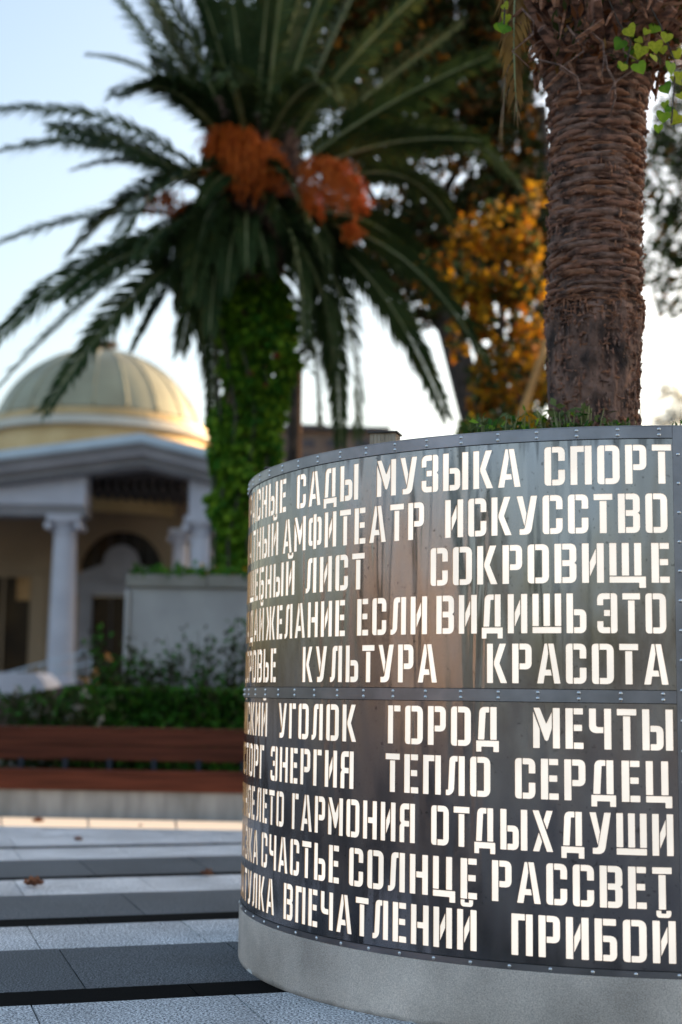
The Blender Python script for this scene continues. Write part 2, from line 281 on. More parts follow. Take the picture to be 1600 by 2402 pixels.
GL = {
 'А': (63, [[(0, 0), (17.5, 0), (20.5, 20), (39.5, 20), (37, 34.5), (23.5, 34.5), (30.5, 76), (27.6, 100), (20.5, 100)], [(46, 0), (63, 0), (45, 100), (30, 100)]]),
 'Б': (54, [rect(0, 18, 0, 100), rect(20.3, 52, 84, 100), [(20.3, 60), (20.3, 45), (37, 45), (37, 15), (20.3, 15), (20.3, 0), (54, 0, 15), (54, 60, 15)]]),
 'В': (57, [rect(0, 18, 0, 100), [(20.3, 100), (20.3, 85), (39, 85), (39, 58), (20.3, 58), (20.3, 43), (39, 43), (39, 15), (20.3, 15), (20.3, 0), (57, 0, 15), (57, 47, 8), (51.5, 51), (57, 55, 8), (57, 100, 15)]]),
 'Г': (42, [rect(0, 18, 0, 100), rect(20.3, 42, 84.5, 100)]),
 'Д': (62, [dpiece, rect(38.5, 56, 17.5, 100), [(0, 15), (0, -13), (14.5, -13), (14.5, 0), (47, 0), (47, -13), (62, -13), (62, 15)]]),
 'Е': (46, [rect(0, 19, 0, 100), rect(21.3, 45, 85, 100), rect(21.3, 42.5, 44, 59.5), rect(21.3, 46, 0, 15.5)]),
 'Ж': (84, [[(0, 100), (17, 100), (31, 54), (31, 46), (17, 0), (0, 0), (14, 50)], rect(33.3, 50.7, 0, 100), mir([(0, 100), (17, 100), (31, 54), (31, 46), (17, 0), (0, 0), (14, 50)], 84)]),
 'З': (54, [[(36, 0), (54, 0, 16), (54, 47, 8), (48.5, 51), (54, 55, 8), (54, 100, 16), (36, 100)], [(33.7, 100), (0, 100, 16), (0, 68), (16, 68), (16, 85), (33.7, 85)], rect(16, 33.7, 43, 58), [(33.7, 0), (33.7, 15), (16, 15), (16, 32), (0, 32), (0, 0, 16)]]),
 'И': (56, [rect(0, 17.7, 0, 100), rect(38.3, 56, 0, 100), [(20.2, 16), (35.9, 50), (35.9, 87), (20.2, 53)]]),
 'К': (57, [rect(0, 17.5, 0, 100), [(36, 100), (54.5, 100), (36, 50), (57.5, 0), (39, 0), (20, 46), (20, 54)]]),
 'Л': (56, [lpiece, rect(37.5, 55.5, 0, 100)]),
 'М': (70, [[(0, 0), (17.5, 0), (17.5, 47), (0, 91)], [(1, 100), (17.5, 100), (34.5, 60), (49.3, 90), (49.3, 50), (39, 18, 3), (31.5, 18, 3)], rect(51.8, 70, 0, 100)]),
 'Н': (56, [rect(0, 17.7, 0, 100), [(20, 42), (38.3, 42), (38.3, 0), (56, 0), (56, 100), (38.3, 100), (38.3, 57), (20, 57)]]),
 'О': (57, [stemL, bowlR]),
 'П': (55, [[(0, 0), (17.7, 0), (17.7, 84.5), (35, 84.5), (35, 100), (0, 100)], rect(37.3, 55, 0, 100)]),
 'Р': (54, [rect(0, 18, 0, 100), [(20.3, 100), (20.3, 85), (36.5, 85), (36.5, 50), (20.3, 50), (20.3, 35), (54, 35, 15), (54, 100, 15)]]),
 'С': (54, [stemL, [(20.3, 100), (20.3, 85), (36.5, 85), (36.5, 63), (54, 63), (54, 100, 16)], [(20.3, 0), (54, 0, 16), (54, 40), (36.5, 40), (36.5, 15), (20.3, 15)]]),
 'Т': (49, [rect(0, 49, 84.5, 100), rect(15.5, 33.5, 0, 82)]),
 'У': (57, [[(0, 100), (17, 100), (27.5, 54), (22, 21)], [(39.5, 100), (57, 100), (39.5, 0, 14), (8, 0), (8, 14.5), (22, 14.5, 3)]]),
 'Ф': (70, [rect(26.3, 43.7, 0, 100), [(24, 91), (0, 91, 15), (0, 10, 15), (24, 10), (24, 24), (17, 24), (17, 77), (24, 77)], mir([(24, 91), (0, 91, 15), (0, 10, 15), (24, 10), (24, 24), (17, 24), (17, 77), (24, 77)], 70)]),
 'Х': (57, [[(39.5, 0), (57, 0), (17.5, 100), (0, 100)], [(30.5, 76), (40, 54), (56, 100), (38.5, 100)], [(1, 0), (18.5, 0), (26.5, 24), (17.5, 46)]]),
 'Ц': (65, [rect(0, 17.7, 18, 100), rect(38.3, 56, 18, 100), [(0, 15.5), (0, 0), (48, 0), (48, -13), (65, -13), (65, 15.5)]]),
 'Ч': (56, [[(0, 100), (0, 40, 16), (36, 40), (36, 54.5), (17.5, 54.5, 4), (17.5, 100)], rect(38.3, 56, 0, 100)]),
 'Ш': (80, [rect(0, 17.7, 18, 100), rect(31, 49, 18, 100), rect(62.3, 80, 18, 100), rect(0, 80, 0, 15.5)]),
 'Щ': (92, [rect(0, 17.7, 18, 100), rect(31.5, 49.5, 18, 100), rect(63, 81, 18, 100), [(0, 15.5), (0, 0), (75, 0), (75, -13), (92, -13), (92, 15.5)]]),
 'Ы': (77, [rect(0, 18, 0, 100), [(20.3, 60), (20.3, 45), (35.5, 45), (35.5, 15), (20.3, 15), (20.3, 0), (53, 0, 15), (53, 60, 15)], rect(58.5, 77, 0, 100)]),
 'Ь': (54, [rect(0, 18, 0, 100), [(20.3, 60), (20.3, 45), (36.5, 45), (36.5, 15), (20.3, 15), (20.3, 0), (54, 0, 15), (54, 60, 15)]]),
 'Э': (56, [[(38, 0), (56, 0, 16), (56, 100, 16), (38, 100)], [(35.7, 100), (0, 100, 16), (0, 70), (17, 70), (17, 85), (35.7, 85)], rect(19, 35.7, 43, 58), [(35.7, 0), (35.7, 15), (17, 15), (17, 30), (0, 30), (0, 0, 16)]]),
 'Я': (55, [rect(37.3, 55, 0, 100), [(35, 100), (1, 100, 16), (1, 54, 9), (6, 49), (0, 43, 6), (0, 0), (17.7, 0), (17.7, 41), (35, 41), (35, 55.5), (18, 55.5), (18, 85), (35, 85)]]),
}
br = [(10, 124), (10, 107, 11), (46, 107, 11), (46, 124), (34, 124), (34, 117), (22, 117), (22, 124)]
GL['Й'] = (56, GL['И'][1] + [br])
def roundpoly(p):
    out = []; n = len(p)
    for i, q in enumerate(p):
        rr_ = q[2] if len(q) > 2 else .9
        v = Vector(q[:2]); a = Vector(p[i-1][:2])-v; c = Vector(p[(i+1) % n][:2])-v
        d = min(rr_, a.length*.49, c.length*.49)
        pa = v+a.normalized()*d; pc = v+c.normalized()*d
        k = 4 if rr_ > 5 else 1
        for j in range(k+1):
            tt = j/k; out.append(((1-tt)**2*pa + 2*tt*(1-tt)*(v*.85+(pa+pc)*.075) + tt**2*pc)[:])
    return out
GAP = 14.5
def wlen(s): return sum(GL[ch][0] for ch in s) + GAP*(len(s)-1)
def proj(P):
    d = Vector(P)-Vector((0, 0, H)); dep = d.dot(fwd); return 800+F*d.dot(cr)/dep, 1201-F*d.dot(cu)/dep
def th_of(px, z):   # angle on the drum whose image column is px at height z
    lo, hi = rad(-176.2), rad(-85)
    for _ in range(50):
        m_ = (lo+hi)/2; x = proj((CX+R*math.cos(m_), CY+R*math.sin(m_), z))[0]
        if x < px: lo = m_
        else: hi = m_
    return (lo+hi)/2
CAP = .1637
rows = [
 (2.2345, [('ПРЕКРАСНЫЕ', 'СНЫЕ', 601.7, 671.3), ('САДЫ', 'САДЫ', 696, 840.6), ('МУЗЫКА', 'МУЗЫКА', 883.7, 1221), ('СПОРТ', 'СПОРТ', 1277, 1574.8)]),
 (2.0303, [('ЗАКАТНЫЙ', 'НЫЙ', 601.7, 652.5), ('АМФИТЕАТР', 'АМФИТЕАТР', 663.3, 994.6), ('ИСКУССТВО', 'ИСКУССТВО', 1043.8, 1565.5)]),
 (1.8250, [('ВОЛШЕБНЫЙ', 'НЫЙ', 622.2, 690.9), ('ЛИСТ', 'ЛИСТ', 716.5, 855), ('СОКРОВИЩЕ', 'СОКРОВИЩЕ', 1009.4, 1570.7)]),
 (1.6180, [('ЗАГАДАЙ', 'АЙ', 595.4, 618.6), ('ЖЕЛАНИЕ', 'ЖЕЛАНИЕ', 623.5, 809.3), ('ЕСЛИ', 'ЕСЛИ', 837, 1001.8), ('ВИДИШЬ', 'ВИДИШЬ', 1023, 1375.4), ('ЭТО', 'ЭТО', 1400.9, 1562.8)]),
 (1.4113, [('ЗДОРОВЬЕ', 'ВЬЕ', 603, 647.4), ('КУЛЬТУРА', 'КУЛЬТУРА', 709.2, 1024.9), ('КРАСОТА', 'КРАСОТА', 1142, 1567.9)]),
 (1.1480, [('РАЙСКИЙ', 'КИЙ', 587.7, 626.6), ('УГОЛОК', 'УГОЛОК', 652.8, 835.5), ('ГОРОД', 'ГОРОД', 909.5, 1170.2), ('МЕЧТЫ', 'МЕЧТЫ', 1250.4, 1578.9)]),
 (0.9415, [('ВОСТОРГ', 'ОРГ', 584, 618.9), ('ЭНЕРГИЯ', 'ЭНЕРГИЯ', 634.2, 829.4), ('ТЕПЛО', 'ТЕПЛО', 903.7, 1150.2), ('СЕРДЕЦ', 'СЕРДЕЦ', 1208, 1576.5)]),
 (0.7330, [('ВЕЧНОЕ', 'НОЕ', 576, 597.3), ('ЛЕТО', 'ЛЕТО', 601.3, 665.8), ('ГАРМОНИЯ', 'ГАРМОНИЯ', 684.4, 973.2), ('ОТДЫХ', 'ОТДЫХ', 1011, 1297.6), ('ДУШИ', 'ДУШИ', 1316.5, 1580)]),
 (0.5243, [('СКАЗКА', 'КА', 583, 605.2), ('СЧАСТЬЕ', 'СЧАСТЬЕ', 613, 795.3), ('СОЛНЦЕ', 'СОЛНЦЕ', 818.3, 1119), ('РАССВЕТ', 'РАССВЕТ', 1153.7, 1576.5)]),
 (0.3172, [('ШКАТУЛКА', 'ЛКА', 592, 643), ('ВПЕЧАТЛЕНИЙ', 'ВПЕЧАТЛЕНИЙ', 664.8, 1117.9), ('ПРИБОЙ', 'ПРИБОЙ', 1199.5, 1585.9)])]
drum = empty('cylindrical_planter', (CX, CY, 0), 'large round grey steel planter with glowing cut-out Cyrillic words and concrete foot', 'planter')
UMIN = rad(-178.5)*R; UMAX = rad(-94.02)*R
letters = []      # (polys in (u,z))
for zi, (zb, words) in enumerate(rows):
    for (full, sub, xl, xr) in words:
        zm = zb+CAP*.5
        ul, ur = th_of(xl, zm)*R, th_of(xr, zm)*R
        su = (ur-ul)/wlen(sub)
        if full != sub: su = min(max(su, CAP/100*.9), CAP/100*1.15)
        x = ur-su*wlen(full)
        for ch in full:
            w, pieces = GL[ch]
            polys = [[(x+q[0]*su, zb+q[1]*CAP/100) for q in roundpoly(p)] for p in pieces]
            if min(q[0] for p in polys for q in p) > UMIN+.02: letters.append((zi < 5, ch, polys))
            x += su*(w+GAP)
print('letters', len(letters))
def cyl(u, z, r): return (r*math.cos(u/R), r*math.sin(u/R), z)
def custom_radial(me):
    ns = [Vector((v.co.x, v.co.y, 0)).normalized() for v in me.vertices]
    for p in me.polygons: p.use_smooth = True
    me.normals_split_custom_set_from_vertices(ns)
def plain_panel(u0, u1, z0, z1, r, mats, name, n=40, th=None, parent=drum):
    v = []; f = []
    for i in range(n+1):
        u = u0+(u1-u0)*i/n; v += [cyl(u, z0, r), cyl(u, z1, r)]
    for i in range(n): f.append((2*i, 2*i+2, 2*i+3, 2*i+1))
    me = mesh_np(name, v, f); o = link(name, me, mats, parent); custom_radial(me); return o
panels = []
for up, z0, z1 in ((True, 1.375, 2.44), (False, .27, 1.348)):
    vs_ = []; es = []; fs = []
    def av(p): vs_.append(Vector(p)); return len(vs_)-1
    c_ = [av((UMIN, z0)), av((UMAX, z0)), av((UMAX, z1)), av((UMIN, z1))]
    es += [(c_[i], c_[(i+1) % 4]) for i in range(4)]
    k = 1
    while UMIN+k*.0443 < UMAX-.01:
        u = UMIN+k*.0443; es.append((av((u, z0)), av((u, z1)))); k += 1
    for upl, ch, polys in letters:
        if upl == up:
            for p in polys:
                ar = sum(p[i-1][0]*p[i][1]-p[i][0]*p[i-1][1] for i in range(len(p)))
                if ar < 0: p.reverse()
                fs.append([av(q) for q in p])
    ov, oe, of, _, _, orf = delaunay_2d_cdt(vs_, es, fs, 0, 1e-6)
    keep = [f for f, o_ in zip(of, orf) if not o_]
    me = mesh_np('metal_panel', [cyl(v.x, v.y, R) for v in ov], keep)
    # drop unused verts
    bm = bmesh.new(); bm.from_mesh(me); bmesh.ops.delete(bm, geom=[v for v in bm.verts if not v.link_faces], context='VERTS')
    bmesh.ops.recalc_face_normals(bm, faces=bm.faces)
    s_ = sum(f.normal.dot(Vector((f.calc_center_median().x, f.calc_center_median().y, 0))) for f in bm.faces)
    if s_ < 0: bmesh.ops.reverse_faces(bm, faces=bm.faces)
    bm.to_mesh(me); bm.free()
    o = link('metal_panel', me, MT['steel'], drum); custom_radial(me); panels.append(o)
    # laser-cut edges of the openings
    v = []; f = []
    for upl, ch, polys in letters:
        if upl != up: continue
        for p in polys:
            b0 = len(v); n = len(p)
            for q in p: v += [cyl(q[0], q[1], R), cyl(q[0], q[1], R-.0035)]
            f += [(b0+2*i, b0+2*((i+1) % n), b0+2*((i+1) % n)+1, b0+2*i+1) for i in range(n)]
    ce = link('cut_edge', mesh_np('cut_edge', v, f), MT['cut'], o); ce['kind'] = 'stuff'
for upl, ch, polys in letters:
    v = []; f = []
    for p in polys:
        b0 = len(v); v += [cyl(q[0], q[1], R-.003) for q in p]; f.append(tuple(range(b0, b0+len(p))))
    me = mesh_np('letter', v, f)
    bm = bmesh.new(); bm.from_mesh(me); bmesh.ops.triangulate(bm, faces=bm.faces[:]); bm.to_mesh(me); bm.free()
    link('letter', me, MT['acrylic'], panels[0] if upl else panels[1])
# remaining plain sheets round the back
for z0, z1 in ((1.375, 2.44), (.27, 1.348)):
    for a0, a1 in ((-94.0, -4), (-4, 88), (88, 181.5)):
        plain_panel(rad(a0+.02)*R, rad(a1-.02)*R, z0, z1, R, MT['steel'], 'metal_panel')
def ringband(z0, z1, a0, a1, r0, r1, mats, name='metal_band', n=96):
    s = MB(); a0, a1 = rad(a0), rad(a1)
    full = abs(a1-a0-2*PI) < 1e-4
    s.lathe([(r0, z0), (r1, z0)], (CX, CY, 0), n, a0, a1); s.lathe([(r1, z0), (r1, z1)], (CX, CY, 0), n, a0, a1); s.lathe([(r1, z1), (r0, z1)], (CX, CY, 0), n, a0, a1)
    if not full:
        for a in (a0, a1):
            c, s2 = math.cos(a), math.sin(a)
            s.add([(CX+r0*c, CY+r0*s2, z0), (CX+r1*c, CY+r1*s2, z0), (CX+r1*c, CY+r1*s2, z1), (CX+r0*c, CY+r0*s2, z1)], [(0, 1, 2, 3)])
    return s.build(name, mats, drum, smooth=False)
def smooth_auto(o):
    me = o.data
    ns = [Vector((v.co.x, v.co.y, 0)).normalized() for v in me.vertices]
    for p in me.polygons:
        p.use_smooth = abs(p.normal.z) < .3
    return o
for z0, z1 in ((2.4253, 2.4738), (1.336, 1.3864)):
    for a0, a1 in ((-178, -94.06), (-91.6, 0), (0, 90), (90, 180.5)):
        smooth_auto(ringband(z0, z1, a0, a1-.03, R-.004, R+.0045, MT['steel_band'], n=50))
smooth_auto(ringband(.2596, .2843, -180, 180, R-.004, R+.0045, MT['steel_band'], n=160))
ringband(2.4745, 2.478, -180, 180, R-.06, R+.006, MT['steel_band'], name='rim_cap', n=160)
smooth_auto(ringband(.2596+.026, 2.474, -94.04, -91.6, R-.004, R+.0048, MT['steel_band'], name='joint_strip', n=4))
MT['shadow_line'] = mat('dark_shadow_line', (.008, .008, .008), rough=.9)  # thin dark rings painted in as the shadow line beside the bands
for z in (2.4222, 1.3332, 1.3868, .2847): ringband(z, z+.0026, -180, 180, R-.004, R+.0016, MT['shadow_line'], name='shadow_line', n=160)
# rivets
rv = MB()
hs = [(.0001, .0028), (.0032, .0022), (.0055, .0)]
n = 10; v = [(0, -.0052, 0)]
for d, rr_ in ((-.0042, .004), (-.0018, .0072), (0, .0084)):
    v += [(rr_*math.cos(2*PI*k/n), d, rr_*math.sin(2*PI*k/n)) for k in range(n)]
f = [(0, 1+k, 1+(k+1) % n) for k in range(n)] + [(1+i*n+k, 1+(i+1)*n+k, 1+(i+1)*n+(k+1) % n, 1+i*n+(k+1) % n) for i in range(2) for k in range(n)]
rme = mesh_np('rivet', v, f, smooth=True); rme.materials.append(MT['rivet'])
def rivet(a, z):
    o = bpy.data.objects.new('rivet', rme); col.objects.link(o); o.parent = drum
    o.location = ((R+.0045)*math.cos(a), (R+.0045)*math.sin(a), z); o.rotation_euler = (random.uniform(-.1, .1), 0, a+PI/2)
for k in range(-17, 14):
    a = -95.55+4.785*k
    if -97 < a < -91 and not a < -95: continue
    for z in (2.4385, 2.4622, 1.3492, 1.3735): rivet(rad(a-.05), z)
    rivet(rad(a+1.25), .2722)
for k in range(17):
    z = .42+k*.121
    rivet(rad(-93.45), z)
    if k % 2 == 0: rivet(rad(-92.2), z+.03)
# concrete foot, soil
c = MB(); c.lathe([(R+.006, 0.0), (R+.0075, .02), (R+.0075, .252), (R+.003, .2592), (R-.05, .2592)], (CX, CY, 0), 180)
c.build('concrete_foot', MT['concrete'], drum, smooth=True)
s = MB(); s.lathe([(R-.06, 2.478), (R-.062, 2.36), (1.2, 2.42), (.6, 2.47), (.0, 2.49)], (CX, CY, 0), 60)
s.build('soil', MT['soil'], drum, smooth=True)

# ------------------------------------------------------------------ foliage helpers
def leaves(P, size, up=0.0, jit=.35, aspect=.55, fold=.25, ori=None):
    """diamond leaves: P (n,3) positions"""
    n = len(P)
    d = rng.normal(size=(n, 3)); 
    if ori is not None: d = ori + jit*d
    d[:, 2] -= up; d /= np.linalg.norm(d, axis=1)[:, None]
    s = np.cross(d, rng.normal(size=(n, 3))); s /= np.linalg.norm(s, axis=1)[:, None]+1e-9
    nn = np.cross(d, s)
    L_ = size*rng.uniform(.65, 1.3, n)[:, None]
    a = P; b_ = P + d*L_*.45 + s*L_*aspect*.5 + nn*L_*fold*.3; c_ = P + d*L_; e = P + d*L_*.45 - s*L_*aspect*.5 + nn*L_*fold*.3
    V = np.stack([a, b_, c_, e], 1).reshape(-1, 3)
    Fc = np.arange(n*4).reshape(n, 4)
    T = np.concatenate([Fc[:, [0, 1, 2]], Fc[:, [0, 2, 3]]])
    return V, T
def cloudpts(blobs):
    out = []
    for (x, y, z, rx, ry, rz, n) in blobs:
        q = rng.normal(size=(n, 3)); q /= np.linalg.norm(q, axis=1)[:, None]
        q *= rng.uniform(.35, 1.0, n)[:, None]**.6
        out.append(np.array([x, y, z]) + q*np.array([rx, ry, rz]))
    return np.concatenate(out)
def leafobj(name, P, size, mats, weights, parent=None, **kw):
    V, T = leaves(P, size, **kw); n = len(P)
    mi = rng.choice(len(mats), n, p=weights); mi = np.concatenate([mi, mi])
    me = mesh_np(name, V-(np.array(parent.location) if parent else 0), T, mi=mi, smooth=False)
    return link(name, me, mats, parent)
LM = {
 'palm': leafmat('palm_leaflet', (.022, .044, .013), (.058, .088, .028), scale=1.2, trans=.2),
 'palm2': leafmat('palm_leaflet_yellowed', (.05, .06, .015), (.09, .1, .025), scale=1.2, trans=.25),
 'dead': leafmat('dry_frond', (.12, .06, .02), (.3, .16, .04), scale=5, trans=.2),
 'dark': leafmat('dark_leaf', (.018, .028, .008), (.065, .075, .02), scale=.8, trans=.25),
 'brownleaf': leafmat('russet_leaf', (.08, .035, .01), (.17, .07, .02), scale=.8, trans=.25),
 'gold': leafmat('golden_leaf', (.45, .2, .01), (.6, .33, .015), scale=1.5, trans=.4),
 'orange': leafmat('orange_leaf', (.4, .12, .01), (.5, .2, .02), scale=1.5, trans=.4),
 'ivy': leafmat('ivy_leaf', (.035, .10, .008), (.11, .23, .014), scale=1.6, trans=.25),
 'ivyl': leafmat('ivy_leaf_young', (.16, .30, .02), (.25, .4, .03), scale=2.5, trans=.35),
 'ivyr': leafmat('ivy_leaf_red', (.2, .02, .02), (.3, .05, .03), scale=2.5, trans=.3),
 'hedge': leafmat('hedge_leaf', (.025, .09, .01), (.05, .17, .015), scale=3, trans=.2),
 'petal': leafmat('white_petal', (.3, .27, .22), (.45, .4, .34), scale=3, trans=.3),
 'peach': leafmat('peach_petal', (.6, .25, .08), (.7, .35, .12), scale=3, trans=.3),
}
MT['rachis'] = mat('frond_rib', (.16, .18, .06), (.26, .27, .12), scale=4, rough=.55)
MT['palmbark'] = mat('palm_bark', (.03, .017, .013), (.27, .15, .11), scale=11, rough=.9, bump=1.0, bscale=38, dist=.03, stretch=(1, 1, .55))
MT['barkgrey'] = mat('tree_bark', (.035, .028, .024), (.1, .075, .06), scale=6, rough=.9, bump=.8, bscale=30, dist=.03)
MT['fruit'] = mat('date_fruit', (.36, .06, .006), (.6, .14, .015), scale=9, rough=.6, spec=.2)
MT['fruitstalk'] = mat('fruit_stalk', (.4, .1, .015), (.55, .17, .03), scale=9, rough=.6)

def frond(parent, p0, p1, p2, wid=.46, roll=0.0, n=104, mats=None, ribr=.03, droop=.35, name='frond', yellow=.06, vee=.3):
    p0, p1, p2 = Vector(p0), Vector(p1), Vector(p2)
    B = lambda t: (1-t)**2*p0 + 2*t*(1-t)*p1 + t*t*p2
    D = lambda t: (2*(1-t)*(p1-p0) + 2*t*(p2-p1)).normalized()
    off = Vector(parent.location); wid *= 1.22 if name == 'frond' and wid > .2 else 1
    V = []; Fc = []; mi = []
    # rib
    K = 12
    base = len(V)
    for i in range(K+1):
        t_ = i/K; T = D(t_); S = T.cross(Vector((0, 0, 1)));
        if S.length < .05: S = Vector((1, 0, 0))
        S.normalize(); Nn = S.cross(T).normalized(); rr_ = ribr*(1-.85*t_)+.003
        for k_ in range(4):
            an = PI/4+k_*PI/2; V.append(B(t_)+S*math.cos(an)*rr_*1.3+Nn*math.sin(an)*rr_*.8-off)
    for i in range(K):
        for k_ in range(4):
            Fc.append((base+i*4+k_, base+i*4+(k_+1) % 4, base+(i+1)*4+(k_+1) % 4, base+(i+1)*4+k_)); mi.append(0)
    for i in range(n):
        t_ = .1+.9*(i+.5)/n
        T = D(t_); S = T.cross(Vector((0, 0, 1)))
        if S.length < .05: S = Vector((1, 0, 0))
        S.normalize(); Nn = S.cross(T).normalized()
        q = math.cos(roll)*S + math.sin(roll)*Nn; q2 = -math.sin(roll)*S + math.cos(roll)*Nn
        Lf = wid*min(1, (t_/.3)**.7)*(1-max(0, t_-.6)/.4*.62)
        for sgn in (-1, 1):
            ang = rad(random.gauss(48-18*t_, 6))
            d = (q*sgn*math.sin(ang) + T*math.cos(ang) + q2*random.gauss(vee, .13)).normalized()
            l = Lf*random.uniform(.85, 1.12)
            w = (.021+.012*random.random())*min(1, wid/.36)
            wv = d.cross(q2).normalized()*w
            a = B(t_)+q*sgn*ribr*.5
            m1 = a+d*l*.5+Vector((0, 0, -droop*.12*l)); e = a+d*l+Vector((0, 0, -droop*l*random.uniform(.6, 1.3)))
            b0 = len(V); V += [a+wv*.5-off, a-wv*.5-off, m1-wv-off, m1+wv-off, e-off]
            Fc += [(b0, b0+1, b0+2, b0+3), (b0+3, b0+2, b0+4)]
            k_ = 2 if random.random() < yellow else 1
            mi += [k_, k_]
    me = mesh_np(name, V, Fc, mi=mi)
    return link(name, me, mats or [MT['rachis'], LM['palm'], LM['palm2']], parent)

# ------------------------------------------------------------------ LEFT PALM
PY = 22.0
base = W(562, 1400, PY); top = W(590, 470, PY)
palm = empty('date_palm', (base.x, PY, .3), 'date palm with bright orange fruit clusters and ivy-wrapped trunk, left of the steel planter', 'palm tree')
tr = MB()
pts = [(base.x+(top.x-base.x)*k/10, PY, .3+(top.z-.3)*k/10) for k in range(11)]
tr.tube(pts, [.33]*8+[.42, .6, .5], n=16)
tr.build('trunk', MT['palmbark'], palm, smooth=True)
crown = W(590, 440, PY)
def FR(a, b_, c_, d0=0, d1=0, d2=0, **k):
    frond(palm, W(*a, PY+d0), W(*b_, PY+d1), W(*c_, PY+d2), **k)
# fronds read off the photo: base, control, tip (pixels), depth offsets in metres
FR((500, 430), (270, 215), (-60, 262), 0, -.3, -.8, roll=.7, wid=.42, droop=.5)
FR((490, 450), (260, 260), (-80, 380), 0, .5, .8, roll=.6, wid=.42, droop=.5)
FR((500, 450), (330, 340), (170, 400), 0, .9, 1.5, roll=.5, wid=.38)
FR((510, 520), (240, 455), (-40, 590), 0, -.4, -.8, roll=.5, wid=.36, droop=.3)
FR((500, 530), (180, 560), (-60, 860), 0, -.5, -1.0, roll=.9, wid=.4, droop=.3)
FR((510, 540), (260, 600), (-20, 930), 0, .5, 1.0, roll=.7, wid=.38, droop=.3)
FR((520, 560), (330, 610), (105, 965), 0, -.8, -1.4, roll=.9, wid=.4, droop=.2)
FR((500, 550), (400, 640), (312, 820), 0, .5, .8, roll=1.2, wid=.24, droop=.2)
FR((540, 380), (420, 135), (200, 128), 0, .2, .6, roll=1.4, wid=.13, droop=.2)
FR((540, 380), (430, 190), (235, -60), 0, .6, 1.6, roll=.4, wid=.42, vee=.1)
FR((550, 380), (500, 150), (330, -120), 0, -.4, -1.2, roll=.2, wid=.55, vee=.1)
FR((560, 380), (500, 120), (410, -160), 0, .3, .8, roll=-.3, wid=.5, vee=.1)
FR((560, 380), (540, 60), (520, -230), 0, -.5, -1.4, roll=.1, wid=.55, ribr=.028)
FR((590, 380), (590, 40), (580, -260), 0, .6, 1.6, roll=.4, wid=.6)
FR((620, 380), (640, 100), (690, -240), 0, -.7, -1.8, roll=1.2, wid=.4, ribr=.045, yellow=.3)
FR((640, 380), (680, 160), (800, -120), 0, -.8, -2.0, roll=1.2, wid=.35, ribr=.045, yellow=.3)
FR((650, 380), (760, 130), (900, -160), 0, .3, .8, roll=.3, wid=.6)
FR((660, 380), (740, 200), (1010, -40), 0, -.5, -1.4, roll=1.0, wid=.4, ribr=.04, yellow=.3)
FR((680, 390), (820, 240), (1080, 60), 0, .5, 1.4, roll=.5, wid=.55)
FR((690, 400), (880, 240), (1150, 130), 0, -.4, -1, roll=.6, wid=.5)
FR((720, 420), (1050, 150), (1240, 470), 0, -.6, -1.2, roll=.25, wid=.45, droop=.6)
FR((720, 450), (950, 330), (1060, 520), 0, .5, .8, roll=.4, wid=.4)
FR((700, 520), (960, 520), (1140, 850), 0, -.4, -.6, roll=.6, wid=.4)
FR((700, 530), (900, 600), (1045, 975), 0, .3, .4, roll=.9, wid=.42)
FR((680, 540), (850, 620), (835, 1020), 0, -.5, -.9, roll=.9, wid=.42)
FR((670, 540), (790, 640), (800, 1040), 0, .6, .9, roll=.6, wid=.4)
FR((660, 540), (740, 680), (745, 990), 0, -.3, -.5, roll=.8, wid=.34)
FR((610, 500), (710, 470), (712, 790), -.5, -1.3, -1.6, roll=.5, wid=.32, ribr=.035)
FR((610, 500), (760, 540), (780, 860), -.4, -1.0, -1.3, roll=.4, wid=.4)
FR((540, 520), (505, 560), (492, 780), -.4, -1.1, -1.3, roll=.3, wid=.3)
FR((520, 540), (440, 650), (490, 930), 0, -.3, -.6, roll=.5, wid=.33)
FR((520, 540), (500, 640), (500, 1000), 0, .7, 1.0, roll=.5, wid=.36)
FR((500, 550), (440, 560), (420, 720), 0, -.6, -.9, roll=.5, wid=.3)
FR((520, 530), (400, 480), (330, 600), -.3, -1.2, -2.0, roll=.2, wid=.36)
for k in range(26):   # the rest of the crown, all round
    az = k*2.399+.4
    if k % 5 == 4 and -2.6 < (az % (2*PI))-2*PI < -.5: continue
    el = [1.25, .95, .6, .2, -.15][k % 5]; Ln = random.uniform(3.0, 3.9)
    if math.sin(az) < -.2 and el < .5: az = -az
    if abs(math.cos(az)) > .75 and el < .7: az += 1.1
    d = Vector((math.cos(az)*math.cos(el), math.sin(az)*math.cos(el), math.sin(el)))
    p0 = crown+Vector((0, 0, .2))+d*.25; p1 = p0+d*Ln*.55; p2 = p0+d*Ln*.85+Vector((0, 0, -Ln*(.42 if el < .9 else .12)))
    frond(palm, p0, p1, p2, wid=.5, roll=random.uniform(-.4, .4))
s = MB()
for k in range(120):
    a = random.uniform(-PI, .2) if k % 4 else random.uniform(0, PI); z0_ = random.uniform(-1.2, .9); rr0 = .55+.25*(z0_ < 0)*-1*z0_*-.5
    p = crown+Vector((math.cos(a)*.3, math.sin(a)*.3, z0_-.2)); e = crown+Vector((math.cos(a)*random.uniform(.6, .95), math.sin(a)*.8, z0_+random.uniform(.1, .6)))
    s.tube([p, p.lerp(e, .6), e], [.1, .08, .05], n=5)
s.build('old_frond_base', MT['palmbark'], palm)
